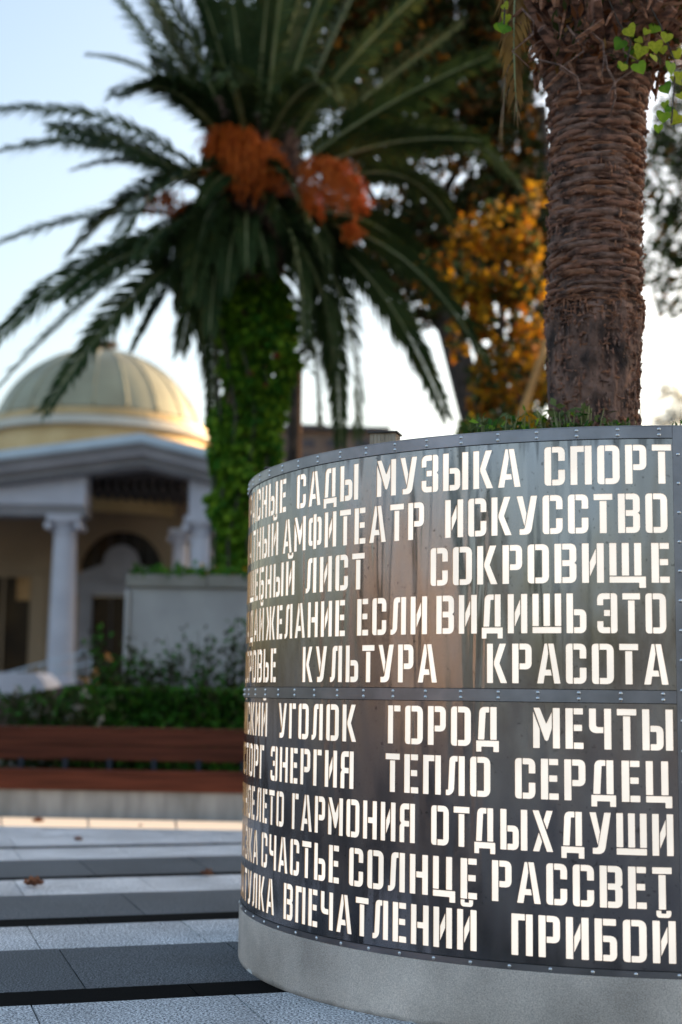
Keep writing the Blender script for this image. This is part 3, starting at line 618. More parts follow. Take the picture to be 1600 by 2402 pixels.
for k in range(9):
    az = [-.15, -.4, -.75, -1.1, -2.0, -2.35, -2.65, -2.9, -3.05][k]; L3 = random.uniform(1.3, 2.0); ca, sa = math.cos(az), math.sin(az)
    p0 = crown+Vector((ca*.4, sa*.4, -.5)); frond(palm, p0, p0+Vector((ca*L3*.5, sa*L3*.5, .35)), p0+Vector((ca*L3*.75, sa*L3*.6, -L3*.75)), wid=.42, roll=random.uniform(-.3, .3))
FR((560, 520), (545, 520), (530, 690), -.3, -1.2, -1.35, roll=.2, wid=.3)
FR((600, 530), (610, 520), (632, 650), -.3, -1.2, -1.35, roll=.3, wid=.26)
FR((580, 500), (575, 480), (580, 630), -.3, -1.25, -1.4, roll=.1, wid=.26)
FR((570, 480), (470, 470), (455, 700), -.3, -1.2, -1.4, roll=.4, wid=.34)
FR((510, 470), (330, 330), (60, 330), .3, .9, 1.6, roll=.3, wid=.46, droop=.5)
FR((500, 470), (300, 300), (120, 300), 0, -.5, -1.2, roll=.9, wid=.46, droop=.5)
FR((540, 380), (420, 120), (320, -70), 0, .8, 2.0, roll=.1, wid=.62, vee=.1)
FR((545, 380), (470, 180), (300, -80), 0, -.2, -.6, roll=.7, wid=.5, vee=.1)
FR((500, 540), (300, 560), (150, 700), 0, -.8, -1.6, roll=.8, wid=.42)
FR((505, 560), (350, 640), (200, 840), 0, .4, .7, roll=.8, wid=.42, droop=.2)
FR((690, 420), (900, 300), (1130, 330), 0, -.8, -1.8, roll=.5, wid=.45)
FR((690, 500), (930, 470), (1010, 700), 0, .6, 1.0, roll=.5, wid=.45)
# fruit clusters
def fruit(cx_, cy_, w_, h_, dd, n=90):
    s = MB(); o_ = W(cx_, cy_, PY+dd); sc = PY/F
    for _ in range(int(n*.95)):
        a = random.uniform(0, 2*PI); rx = w_*sc*.55*math.sqrt(random.random())*random.uniform(.8, 1.25)
        hz = random.uniform(.15, 1.05)*(1-.35*(rx/(w_*sc*.6))**2)
        ex = Vector((math.cos(a), math.sin(a)*.7, 0))
        e = o_+ex*rx+Vector((0, 0, -h_*sc*hz)); m1 = o_+ex*rx*.75+Vector((0, 0, random.uniform(-.02, .16)-.1*rx))
        s.tube([o_+Vector((random.uniform(-.08, .08), 0, -.05)), m1, (m1+e)/2+ex*rx*.22, e], [.008, .008, .007, .005], n=3)
        for q in range(7):
            c_ = m1.lerp(e, random.uniform(.1, 1))+ex*rx*.12+Vector((random.gauss(0, .025), random.gauss(0, .02), 0)); r0 = random.uniform(.014, .024)
            s.add([c_+Vector(v_)*r0 for v_ in ((1, 0, 0), (-.5, .8, 0), (-.5, -.8, 0), (0, 0, 1.3), (0, 0, -1.3))], [(0, 1, 3), (1, 2, 3), (2, 0, 3), (1, 0, 4), (2, 1, 4), (0, 2, 4)])
    s.build('fruit_cluster', MT['fruit'], palm)
for (x, y, w_, h_, dd, n_) in ((500, 335, 60, 110, -.8, 45), (530, 312, 80, 130, -1.1, 80), (570, 318, 90, 150, -1.2, 95), (615, 345, 70, 120, -1.1, 65), (590, 400, 80, 90, -1.0, 45), (655, 375, 50, 110, -.7, 35), (520, 400, 70, 90, -.8, 40),
        (745, 385, 80, 100, -1.0, 65), (790, 395, 80, 120, -1.0, 75), (825, 430, 60, 90, -.9, 50), (735, 450, 60, 90, -.8, 40), (850, 470, 40, 60, -.7, 25), (395, 465, 70, 60, -.5, 30), (350, 470, 45, 50, -.4, 16), (440, 490, 60, 50, -.5, 22), (825, 540, 45, 45, -.5, 28)):
    fruit(x, y, w_, h_, dd, n_)
FR((600, 420), (660, 350), (700, 470), -.6, -1.5, -1.7, roll=.5, wid=.26)
FR((560, 420), (520, 380), (470, 480), -.6, -1.4, -1.7, roll=.5, wid=.26)
# ivy on the trunk: its own plant
ivy = empty('climbing_ivy', (base.x, PY, .3), 'thick green ivy wrapping the trunk of the fruiting palm', 'ivy')
n = 9000
zz = rng.uniform(0, 1, n); aa = rng.uniform(-PI, 0, n)
n2_ = 2500; zz = np.concatenate([zz, rng.uniform(0, 1, n2_)]); aa = np.concatenate([aa, rng.uniform(0, PI, n2_)])
zt = W(590, 590, PY).z; zb0 = .9
zc = zb0+(zt-zb0)*zz
bul = .50+.10*np.sin(zc*2.1+aa*1.0)+.07*np.sin(zc*5.3+aa*3)+.05*np.sin(zc*9+2*aa)
bul *= np.interp(zc, [zb0, 3.2, 4.0, 5.2, 6.6, 7.2, zt], [.84, .78, .8, .88, 1.0, 1.04, .8])
rr_ = bul*rng.uniform(.78, 1.12, len(zc))
px_ = base.x+(top.x-base.x)*(zc-.3)/(top.z-.3)+.05+.06*np.sin(zc*1.3)
P = np.stack([px_+rr_*np.cos(aa), PY+rr_*np.sin(aa), zc], 1)
ori = np.stack([np.cos(aa)*.7, np.sin(aa)*.7, -np.ones(len(aa))*.9], 1)
o = leafobj('ivy_leaves', P, .145, [LM['ivy'], LM['ivyl'], LM['hedge'], LM['ivyr']], [.5, .3, .19, .01], ivy, aspect=.9, ori=ori, jit=.4); o['kind'] = 'stuff'
st = MB()
for k in range(5):
    a = -PI*(k+.5)/5
    st.tube([(base.x+(top.x-base.x)*j/12*.8+.48*math.cos(a+.4*math.sin(j)), PY+.48*math.sin(a+.4*math.sin(j)), .4+(zt-.6)*j/12) for j in range(13)], .02, n=5)
st.build('ivy_stem', MT['barkgrey'], ivy)

# ------------------------------------------------------------------ RIGHT PALM (grows out of the drum)
p2 = empty('palm_trunk', (CX-.06, CY, 2.4), 'thick reddish brown palm with ringed leaf-scar trunk growing in the steel planter', 'palm tree')
def tcen(z):
    # trunk axis from the photo
    zs = [2.4, 3.0, 3.5, 4.1, 4.7, 5.4, 6.2]; xs = [W(q, 1000, CY).x for q in (1398, 1394, 1396, 1402, 1410, 1420, 1425)]
    return float(np.interp(z, zs, xs))
def trad(z): return float(np.interp(z, [2.4, 2.7, 3.0, 3.3, 3.5, 3.62, 4.0, 4.5, 4.75, 5.0, 5.25, 5.6, 6.3], [.262, .245, .24, .25, .272, .265, .262, .27, .28, .34, .44, .52, .55]))
NZ, NA = 130, 96
V = []; Fc = []
from mathutils import noise
for i in range(NZ+1):
    z = 2.38+(6.3-2.38)*i/NZ
    for k in range(NA):
        a = 2*PI*k/NA
        q = Vector((math.cos(a)*2.2, math.sin(a)*2.2, z*1.6))
        rr0 = trad(z) + .022*noise.noise(q*1.5) + .012*noise.noise(Vector((q.x*3, q.y*3, q.z*6)))
        if z > 3.5: rr0 -= .02
        if z < 3.5: rr0 += .006*abs(math.sin(a*9+noise.noise(q)*6)) + .010*noise.noise(Vector((q.x*8, q.y*8, z*2.5)))
        V.append((tcen(z)+rr0*math.cos(a)-p2.location.x, rr0*math.sin(a), z-2.4))
for i in range(NZ):
    for k in range(NA): Fc.append((i*NA+k, i*NA+(k+1) % NA, (i+1)*NA+(k+1) % NA, (i+1)*NA+k))
link('trunk', mesh_np('trunk', V, Fc, smooth=True), MT['palmbark'], p2)
# leaf scars: short upturned plates in staggered rings
scmats = [mat('scar_brown', (.05, .023, .016), (.36, .17, .11), scale=14, rough=.85, bump=.7, bscale=60, stretch=(1, 1, 3)),
          mat('scar_grey', (.06, .033, .026), (.33, .19, .14), scale=14, rough=.85, bump=.7, bscale=60, stretch=(1, 1, 3)),
          mat('scar_rust', (.08, .03, .016), (.36, .16, .085), scale=14, rough=.85, bump=.7, bscale=60, stretch=(1, 1, 3))]
scar_me = []
for vv in range(9):
    aw = random.uniform(.42, .66); th_ = random.uniform(.002, .011); hh = random.uniform(.016, .024)
    n = 6; v = []; f = []
    for i in range(n+1):
        t_ = i/n*2-1; a = t_*aw; e = math.sqrt(max(0, 1-t_**4)); w_ = random.uniform(.8, 1.2)
        r0 = .245; 
        for (dr, dz) in ((-.03, -hh*.9*e), (.004*e*w_, -hh*.6*e), ((.012+th_)*e*w_, hh*.05), ((.012+th_)*e*w_, hh*.5*e), (-.03, hh*.75*e)):
            v.append(((r0+dr)*math.cos(a), (r0+dr)*math.sin(a), dz+random.uniform(-.004, .004)))
    for i in range(n):
        for k in range(4): f.append((i*5+k, (i+1)*5+k, (i+1)*5+k+1, i*5+k+1))
    me = mesh_np('leaf_scar', v, f, smooth=True); me.materials.append(scmats[vv % 3]); scar_me.append(me)
zr = 3.55; ri = 0; cnt = 0; back = MB()
while zr < 4.95:
    na = 7
    for k in range(na):
        a = 2*PI*(k+.5*(ri % 2)+random.uniform(-.14, .14))/na
        z = zr+random.uniform(-.016, .016); sc = (trad(z)-.015)/.245
        if math.sin(a) < .25 and cnt < 296 and random.random() > .06:
            o = bpy.data.objects.new('leaf_scar', random.choice(scar_me)); col.objects.link(o); o.parent = p2; cnt += 1
            o.location = (tcen(z)-p2.location.x, 0, z-2.4); o.rotation_euler = (random.uniform(-.09, .09), random.uniform(-.09, .09), a)
            o.scale = (sc, sc, random.uniform(.85, 1.25))
    zr += random.uniform(.036, .043); ri += 1
print('scars', cnt)
for (zlo, zhi, cn, vert, mi_) in ((2.42, 3.5, 520, .8, 0), (2.42, 3.5, 420, .8, 1), (2.6, 3.56, 320, .5, 2), (3.42, 3.60, 160, .2, 2), (3.5, 4.9, 320, .15, 0), (3.5, 4.9, 260, .15, 2)):
    ch_ = MB()
    for k in range(cn):
        a = random.uniform(-PI-.2, .2); z = random.uniform(zlo, zhi); r0 = trad(z)+random.uniform(-.008, .010)
        L5 = random.uniform(.02, .08); w5 = random.uniform(.003, .010); ver = random.random() < vert
        P5 = []
        for q in range(3):
            t5 = (q-1)*L5*.5; aa5 = a+(0 if ver else t5/r0)+random.gauss(0, .02); z5 = z+(t5 if ver else random.gauss(0, .004)); rr5 = r0+random.uniform(-.006, .006)+(.006 if q == 1 else 0)
            P5.append((tcen(z5)+rr5*math.cos(aa5), CY+rr5*math.sin(aa5), z5))
        ch_.tube(P5, [w5*.4, w5, w5*.3], n=4)
    ch_.build('bark_fibre', scmats[mi_], p2)['kind'] = 'stuff'
# skirt of dead fibres and stalks above
sk = MB()
for k in range(420):
    a = random.uniform(-PI, .3); z = random.uniform(4.85, 5.9); r0 = trad(z)*random.uniform(.9, 1.25)
    p = Vector((tcen(z)+r0*math.cos(a), CY+r0*math.sin(a), z))
    d = Vector((math.cos(a)*random.uniform(-.1, .5), math.sin(a)*.3, random.uniform(-.8, .9)))
    d = (d+Vector((random.gauss(0, .5), 0, random.gauss(0, .5))))*random.uniform(.06, .2)
    w_ = random.uniform(.006, .022)
    sk.tube([p, p+d*.5+Vector((0, 0, random.uniform(-.03, .03))), p+d], [w_, w_*.9, w_*.3], n=4)
sk.build('dead_fibre', [scmats[2]], p2)['kind'] = 'stuff'
boots = MB()
for k in range(70):
    a = random.uniform(-PI, .2); z = random.uniform(4.9, 6.0); r0 = trad(z)*.85
    p = Vector((tcen(z)+r0*math.cos(a), CY+r0*math.sin(a), z)); e = p+Vector((math.cos(a)*.22, math.sin(a)*.22, random.uniform(.1, .26)))
    boots.tube([p, p.lerp(e, .6), e], [.05, .04, .03], n=5)
boots.build('frond_stub', [scmats[0]], p2)['kind'] = 'stuff'
for (x1, y1, x2, y2, dd) in ((1180, -60, 1212, 262, -.2), (1205, -60, 1178, 310, .05)):
    pa = W(1300, -220, CY); pb = W(x1, y1-150, CY+dd); pc = W(x2, y2, CY+dd)
    frond(p2, pa, pb, pc, wid=.17, n=46, mats=[MT['rachis'], LM['dead'], LM['dead']], ribr=.006, roll=.2, droop=.8, vee=.1)
nn_ = 900; aa = rng.uniform(-PI, .2, nn_); zz = rng.uniform(4.85, 5.9, nn_)
rr1 = np.interp(zz, [4.75, 5.0, 5.25, 5.6, 6.3], [.28, .34, .44, .52, .55])*rng.uniform(.85, 1.25, nn_)
P = np.stack([tcen(5.4)+rr1*np.cos(aa), CY+rr1*np.sin(aa), zz], 1)
LM['rust'] = leafmat('rust_leaf', (.10, .03, .01), (.22, .07, .02), scale=6, trans=.2)
o = leafobj('dry_leaves', P, .075, [LM['rust'], LM['dead'], LM['dark']], [.45, .1, .45], p2, aspect=.4, up=.4); o['kind'] = 'stuff'
for k in range(6):     # curling aerial roots / dry tendrils
    x, y = [(1262, 140), (1400, 40), (1330, 60), (1470, 90), (1420, 130), (1225, 20)][k]
    q = [(0, 0), (50, 12), (92, 40), (100, 78), (92, 90)] if k == 0 else [(0, 0), (random.uniform(-30, 30), 30), (random.uniform(-40, 40), 60), (random.uniform(-30, 30), 100), (random.uniform(-50, 50), 140)]
    s = MB(); s.tube([W(x+a, y+b_, CY-.42) for a, b_ in q], [.006, .007, .007, .006, .004], n=5)
    s.build('tendril', [scmats[1]], p2, smooth=True)
# green vine at the palm top, bright heart leaves: each leaf a part
vine = empty('hanging_vine', W(1480, 150, CY-.45), 'bright yellow-green heart-leaved vine hanging beside the palm top at upper right', 'vine')
def heart():
    pts = []
    for k in range(14):
        t_ = k/14*2*PI; x = .5*math.sin(t_)**3; y = .42*math.cos(t_)-.17*math.cos(2*t_)-.06*math.cos(3*t_)
        pts.append((x, .10*abs(x), y-.2))
    me = mesh_np('leaf', [(0, .0, -.1)]+pts, [(0, 1+i, 1+(i+1) % 14) for i in range(14)], smooth=True); return me
LM['ivyy'] = leafmat('ivy_leaf_yellow', (.26, .32, .02), (.42, .44, .04), scale=6, trans=.35)
hm = []
for mm in ('ivyl', 'ivy', 'ivyy', 'ivyy'):
    me = heart(); me.materials.append(LM[mm]); hm.append(me)
lv = [(1475, 65), (1500, 90), (1455, 95), (1490, 125), (1465, 150), (1510, 110), (1540, 60), (1565, 80), (1555, 110), (1530, 130), (1500, 150), (1466, 150), (1572, 150), (1580, 180), (1560, 200), (1590, 220), (1575, 250), (1560, 240), (1590, 270), (1555, 265), (1540, 295), (1585, 120), (1520, 70), (1480, 110), (1182, 10), (1190, 35), (1172, 55), (1186, 60), (1540, 100), (1598, 170)]
for (x, y) in lv:
    p = W(x+random.uniform(-5, 5), y, CY-.45+random.uniform(-.12, .12)); o = bpy.data.objects.new('leaf', random.choice(hm)); col.objects.link(o); o.parent = vine
    o.location = p-vine.location; s_ = random.uniform(.05, .095) * (1.3 if (x, y) == (1466, 150) else 1); o.scale = (s_, s_, s_); o.rotation_euler = (random.uniform(-.5, .5), random.uniform(-.6, .6), random.uniform(-.7, .7))
for q in ([(1420, -20), (1450, 50), (1480, 100), (1470, 150)], [(1500, -30), (1550, 60), (1585, 150), (1575, 290)], [(1190, -60), (1185, 0), (1182, 60)]):
    s = MB(); s.tube([W(x, y, CY-.44) for x, y in q], .005, n=5); s.build('vine_stem', MT['barkgrey'], vine)

# things growing / standing inside the drum
def sprig(name, px, py, Y, h, w, n, mats, wt, label, size=.05, cat='plant', group=None):
    b_ = W(px, py, Y); e = empty(name, (b_.x, Y, 2.36), label, cat, group)
    s = MB(); P = []
    for k in range(max(4, n//14)):
        a = random.uniform(0, 2*PI); tip = Vector((b_.x+w*math.cos(a)*random.random(), Y+w*.6*math.sin(a), b_.z+h*random.uniform(.5, 1)))
        b2 = Vector((b_.x+.3*w*math.cos(a), Y+.2*w*math.sin(a), 2.36)); s.tube([b2, b2.lerp(tip, .5)+Vector((0, 0, .02)), tip], [.006, .005, .002], n=4)
        for j in range(14):
            q = b2.lerp(tip, random.uniform(.35, 1)); P.append(q+Vector((random.gauss(0, .02), random.gauss(0, .02), random.gauss(0, .012))))
    s.build('stem', MT['rachis'], e)
    o = leafobj('foliage', np.array([tuple(p) for p in P]), size, mats, wt, e, aspect=.6, up=-.3); o['kind'] = 'stuff'
    return e
LM['sage'] = leafmat('sage_leaf', (.06, .09, .03), (.14, .18, .06), scale=4, trans=.3)
sm = [LM['sage'], LM['hedge'], LM['ivyl']]
sprig('groundcover_plant', 1150, 1018, 7.3, .09, .17, 200, sm, [.7, .2, .1], 'low grey-green plant on planter rim left of the ringed trunk')
sprig('groundcover_plant', 1350, 1012, 7.2, .13, .2, 300, sm, [.7, .2, .1], 'leafy low plant in front of the ringed palm trunk foot')
sprig('groundcover_plant', 1235, 1015, 7.9, .13, .14, 220, [LM['gold'], LM['ivyl'], LM['hedge']], [.35, .35, .3], 'yellow-green shoots between the low plants in the planter')
sprig('groundcover_plant', 1450, 1012, 7.3, .07, .12, 120, sm, [.6, .3, .1], 'small low plant right of the ringed trunk foot')
sprig('weed_sprout', 1590, 1004, 5.95, .03, .02, 20, [LM['hedge']], [1], 'tiny green weed sprouting at rim joint, far right', size=.02, cat='weed')
sprig('weed_sprout', 662, 1092, 7.35, .02, .02, 20, [LM['ivyl']], [1], 'tiny green weed at the rim on the left curve', size=.015, cat='weed')
# beige block with dark lid
MT['beige'] = mat('beige_stone', (.34, .27, .2), (.5, .41, .31), scale=12, rough=.85, bump=.5, bscale=40, stretch=(3, 3, .6))
MT['darklid'] = mat('weathered_lid', (.05, .045, .04), (.12, .1, .09), scale=12, rough=.8)
bxp = W(903, 1035, 7.3); bx = empty('bird_box', (bxp.x, 7.3, 2.36), 'small beige wooden box with thin dark lid above planter rim', 'box')
s = MB()
tz = W(903, 1020, 7.3).z
for k in range(7): s.box(bxp.x-.07+k*.02, bxp.x-.0515+k*.02, 7.25, 7.36, 2.3, tz, rz=-.25, c=(bxp.x, 7.3))
s.build('box_body', MT['beige'], bx)
s = MB(); s.box(bxp.x-.078, bxp.x+.078, 7.235, 7.37, tz+.001, tz+.008, rz=-.25, c=(bxp.x, 7.3)); s.build('lid', MT['darklid'], bx)
for (x, y, lb) in ((725, 1078, 'thin dark slate chip poking over the rim beside the ivy palm'), (641, 1098, 'short pale flat chip on the rim at far left curve')):
    s = MB(); p = W(x, y, 7.45); s.box(-.045, .045, -.03, .03, -.004, .002, rz=.2); o = s.build('slate_chip', MT['darklid']); o.location = (p.x, 7.45, max(p.z, 2.483)); tag(o, lb, 'stone')

# ------------------------------------------------------------------ BENCH
MT['wood'] = mat('stained_wood', (.07, .018, .008), (.15, .038, .018), scale=3, rough=.55, spec=.15, bump=.25, bscale=8, stretch=(.35, 5, 9), dist=.004)
MT['bconc'] = mat('bench_concrete', (.24, .23, .21), (.38, .36, .335), scale=2.5, rough=.85, bump=.3, bscale=30, stretch=(2.5, 1, .5))
MT['bracket'] = mat('dark_blue_steel', (.03, .035, .05), rough=.4, metallic=.8)
BA = rad(-4.1)
b0 = G(0, 1917); bench = empty('bench', (-1.6, 15.52, 0), 'long dark red-brown plank bench on grey concrete base behind the plaza', 'bench')
bench.rotation_euler = (0, 0, BA)
def bpart(name, x0, x1, y0, y1, z0, z1, m_, bev=.006):
    s = MB(); s.box(x0, x1, y0, y1, z0, z1); o = link(name, mesh_np(name, s.v, s.f), m_, bench)
    if bev: md = o.modifiers.new('bevel', 'BEVEL'); md.width = bev; md.segments = 2
    return o
for x0, x1 in ((-5.2, -2.35), (-2.345, .85), (.855, 4.2)):
    bpart('concrete_base', x0, x1, .05, .95, 0, .3, MT['bconc'])
    bpart('seat_edge_plank', x0, x1, 0, .045, .302, .478, MT['wood'])
    for k in range(4): bpart('seat_plank', x0, x1, .0+.1*k, .093+.1*k, .48, .512, MT['wood'])
    bpart('seat_substrate', x0, x1, .046, .48, .302, .476, MT['bracket'], 0)
    for k in range(2): bpart('back_plank', x0, x1, .47, .505, .60+.17*k, .766+.17*k, MT['wood'])
    bpart('back_top_plank', x0, x1, .46, .60, .94, .965, MT['wood'])
for k in range(19): bpart('bracket', -5.0+k*.5, -4.94+k*.5, .43, .469, .5, .62, MT['bracket'], 0)
# warm strip before the bench, its brightness put in as emission
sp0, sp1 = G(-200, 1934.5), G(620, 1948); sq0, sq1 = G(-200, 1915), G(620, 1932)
ls = empty('bright_strip', (sp0.x, sp0.y, 0), 'long warm strip along the paving before the bench base, brightened by emission', 'light')  # flat strip with emissive material; emission alone brightens it
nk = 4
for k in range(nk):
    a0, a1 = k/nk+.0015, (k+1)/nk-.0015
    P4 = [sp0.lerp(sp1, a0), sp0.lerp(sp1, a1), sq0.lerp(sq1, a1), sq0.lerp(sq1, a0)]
    s = MB(); s.plan([(q.x, q.y) for q in P4], -.02, .012); s.build('emissive_piece', MT['glow'], ls)
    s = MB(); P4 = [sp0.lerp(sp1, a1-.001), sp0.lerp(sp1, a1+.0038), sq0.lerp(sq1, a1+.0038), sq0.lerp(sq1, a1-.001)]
    s.plan([(q.x, q.y) for q in P4], -.02, .014); s.build('strip_joint', MT['steel_band'], ls)

# dry leaves on the paving
MT['dry'] = mat('dry_leaf', (.16, .055, .02), (.36, .14, .05), scale=30, rough=.8)
MT['dry'] = mat('dry_leaf', (.12, .04, .015), (.28, .10, .035), scale=30, rough=.8)
def dryleaf(px, py, L_, lb, rot):
    p = G(px, py); n = 9; v = []; f = []
    for i in range(n+1):
        t_ = i/n; w_ = .36*max(math.sin(PI*t_), 0)**.7*(1+.25*math.sin(t_*22))*L_
        zc_ = .008+.12*L_*(2*t_-1)**2+.006*math.sin(i*2.3)
        for sg, zz_ in ((-1, .85), (0, 0), (1, 1.05)): v.append(((t_-.5)*L_, sg*w_, zc_+zz_*w_))
    for i in range(n):
        for k in range(2): f.append((i*3+k, i*3+3+k, i*3+4+k, i*3+1+k))
    o = link('dry_leaf', mesh_np('dry_leaf', v, f, smooth=True), MT['dry']); o.location = (p.x, p.y, .002); o.rotation_euler = (0, 0, rot)
    tag(o, lb, 'leaf', 'dry leaves fallen on the plaza')
dryleaf(79, 2081, .15, 'curled brown dry leaf on the light band at far left', .2)
dryleaf(485, 2056, .11, 'curled brown dry leaf on paving nearest the steel planter', -.3)
dryleaf(184, 1974, .09, 'small brown dry leaf on the pale band before the bench', .5)
dryleaf(89, 1931, .13, 'dark brown dry leaf lying across the bright strip', .1)
dryleaf(330, 1941, .05, 'tiny brown leaf crumb on the bright strip', .9)

# ------------------------------------------------------------------ planting behind the bench
bedm = MB(); bedm.box(-9, 3.5, 16.2, 27, -.05, .35); tag(bedm.build('planting_bed', MT['soil']), kind='structure')
h0, h1 = W(190, 1640, 18.0), W(620, 1640, 18.0)
hedge = empty('box_hedge', ((h0.x+h1.x)/2, 18, .35), 'low clipped dark green hedge behind the right end of bench', 'hedge')
n = 16000; P = np.stack([rng.uniform(h0.x-.1, h1.x+.9, n), 18+rng.uniform(-.5, .6, n), rng.uniform(.35, W(400, 1628, 18).z, n)], 1)
P[:, 2] += .05*np.sin(P[:, 0]*5)+.03*np.sin(P[:, 0]*13)
face = rng.random(n) < .5; P[face, 1] = 17.5+rng.uniform(0, .12, face.sum()); top_ = rng.random(n) < .3; P[top_, 2] = W(400, 1628, 18).z+rng.uniform(-.1, .05, top_.sum())
o = leafobj('foliage', P, .075, [LM['hedge'], LM['ivy'], LM['dark']], [.5, .2, .3], hedge, aspect=.8); o['kind'] = 'stuff'
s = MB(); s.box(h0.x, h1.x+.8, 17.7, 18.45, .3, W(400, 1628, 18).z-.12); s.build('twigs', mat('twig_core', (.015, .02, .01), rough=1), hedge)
def rose(px, pyt, Y, w, label, n=500, petals=0, seed=0):
    b_ = W(px, 1640, Y); tpz = W(px, pyt, Y).z; e = empty('rose_bush', (b_.x, Y, .35), label, 'rose bush')
    s = MB(); P = []; Q = []
    for k in range(16):
        a = random.uniform(0, 2*PI); tip = Vector((b_.x+w*random.uniform(-1, 1), Y+w*.5*math.sin(a), .35+(tpz-.35)*random.uniform(.55, 1)))
        b2 = Vector((b_.x+.3*w*math.cos(a), Y+.2*w*math.sin(a), .35)); mid = b2.lerp(tip, .5)+Vector((random.gauss(0, .08), 0, 0)); s.tube([b2, mid, tip], [.012, .009, .004], n=4)
        for j in range(n//16):
            t_ = random.uniform(.15, 1); q = (b2.lerp(mid, t_*2) if t_ < .5 else mid.lerp(tip, t_*2-1)); P.append(q+Vector((random.gauss(0, .07), random.gauss(0, .07), random.gauss(0, .05))))
        if k < petals: Q += [tip+Vector((random.gauss(0, .03), random.gauss(0, .03), random.gauss(0, .03))) for _ in range(14)]
    s.build('stem', MT['barkgrey'], e)
    o = leafobj('foliage', np.array([tuple(p) for p in P]), .085, [LM['dark'], LM['hedge']], [.6, .4], e, aspect=.7); o['kind'] = 'stuff'
    if Q: leafobj('blossom', np.array([tuple(p) for p in Q]), .05, [LM['peach']], [1], e, aspect=.9)
rose(255, 1470, 18.9, .3, 'dark rose bush with peach blossoms before the doorway', 1500, 6)
rose(360, 1500, 19.0, .28, 'dark rose bush at the left edge of the white wall', 700)
rose(430, 1475, 19.1, .26, 'thin tall rose bush against middle of the white wall', 560)
rose(500, 1465, 19.0, .26, 'dark rose bush against the white wall left of the planter', 600)
rose(560, 1440, 18.9, .22, 'tall thin rose bush half hidden by the planter edge', 600)
rose(315, 1530, 18.8, .25, 'low dark bush between doorway and white wall', 700)
# white-flowering plants in front (left)
for (x, y, lb) in ((60, 1640, 'low white-flowered plant at far left behind the bench'), (170, 1650, 'low white-flowered plant left of the clipped hedge'), (120, 1675, 'grassy plant with white buds behind the bench back')):
    b_ = W(x, 1690, 17.2); e = empty('flowering_plant', (b_.x, 17.2, .35), lb, 'plant')
    n = 900; P = np.stack([b_.x+rng.normal(0, .3, n), 17.2+rng.normal(0, .15, n), rng.uniform(.4, W(x, y-15, 17.2).z, n)], 1)
    o = leafobj('foliage', P, .11, [LM['dark'], LM['hedge']], [.7, .3], e, aspect=.35, up=-.8); o['kind'] = 'stuff'
    Q = []
    for k in range(5):
        c_ = np.array([b_.x+random.uniform(-.4, .4), 17.05, random.uniform(.85, W(x, y-25, 17.2).z)]); Q.append(c_+rng.normal(0, .022, (16, 3)))
    leafobj('blossom', np.concatenate(Q), .05, [LM['petal']], [1], e, aspect=.9)

# ------------------------------------------------------------------ white wall block right of the doorway
MT['wplaster'] = mat('white_plaster', (.33, .31, .30), (.42, .40, .385), scale=1.2, rough=.85, bump=.15, bscale=20)
MT['wcap'] = mat('wall_capstone', (.22, .20, .17), (.29, .265, .23), scale=3, rough=.85, bump=.2)
wx0 = W(305, 1400, 21).x
wt = W(400, 1378, 21).z
wall = MB(); wall.box(wx0, 3.6, 21.02, 23.6, 0, wt); wallo = empty('planter_wall', (wx0, 21, 0), 'pale plastered garden wall with stone cap under the ivy palm', 'wall')
wall.build('wall_face', MT['wplaster'], wallo, bevel=.02)
s = MB(); s.box(wx0-.07, wx0+.0, 20.95, 23.6, 0, wt-.04); s.build('corner_pier', MT['wplaster'], wallo, bevel=.02)
x = wx0-.06
while x < 3.6:
    s = MB(); s.box(x, min(x+1.19, 3.6), 20.95, 23.66, wt+.002, wt+.19); s.build('capstone', MT['wcap'], wallo, bevel=.012); x += 1.2
n = 900; P = np.stack([rng.uniform(W(310, 1340, 21).x, W(575, 1340, 21).x, n), 21.3+rng.normal(0, .2, n), wt+.17+np.abs(rng.normal(0, .07, n))], 1)
cv = empty('creeping_plant', (wx0+.5, 21.3, wt+.15), 'sparse trailing green plants along the top of the garden wall', 'plant')
o = leafobj('foliage', P, .08, [LM['hedge'], LM['ivy'], LM['gold']], [.6, .36, .04], cv, aspect=.8); o['kind'] = 'stuff'

# ------------------------------------------------------------------ PAVILION with dome
BY = 45.0
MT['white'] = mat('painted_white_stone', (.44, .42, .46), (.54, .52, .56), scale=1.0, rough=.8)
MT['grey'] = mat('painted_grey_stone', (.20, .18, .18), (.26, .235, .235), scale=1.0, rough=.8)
MT['tan'] = mat('tan_plaster', (.25, .165, .095), (.31, .21, .125), scale=.8, rough=.85)
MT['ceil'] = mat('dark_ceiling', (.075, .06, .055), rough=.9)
MT['glass'] = mat('dark_glass', (.02, .012, .008), (.06, .035, .015), scale=.6, rough=.3, spec=.1)
MT['tin'] = mat('tin_roofing', (.42, .48, .54), (.5, .56, .62), scale=1, rough=.45, metallic=.3)
MT['dome'] = mat('dome_sheet', (.30, .27, .17), (.37, .34, .22), scale=.7, rough=.45, metallic=.25)
MT['domegold'] = mat('dome_gold_band', (.5, .33, .14), (.6, .42, .2), scale=1, rough=.5, metallic=.2)
MT['domecream'] = mat('dome_cream_band', (.5, .46, .38), (.6, .55, .46), scale=1, rough=.7)
pav = empty('domed_pavilion', (W(300, 1600, BY).x, BY, 0), 'white classical pavilion with columns, arched portico and broad ribbed dome', 'building')
def X(px, Y=BY): return W(px, 1400, Y).x
def Z(py, Y=BY, px=250): return W(px, py, Y).z
zf = Z(1612)
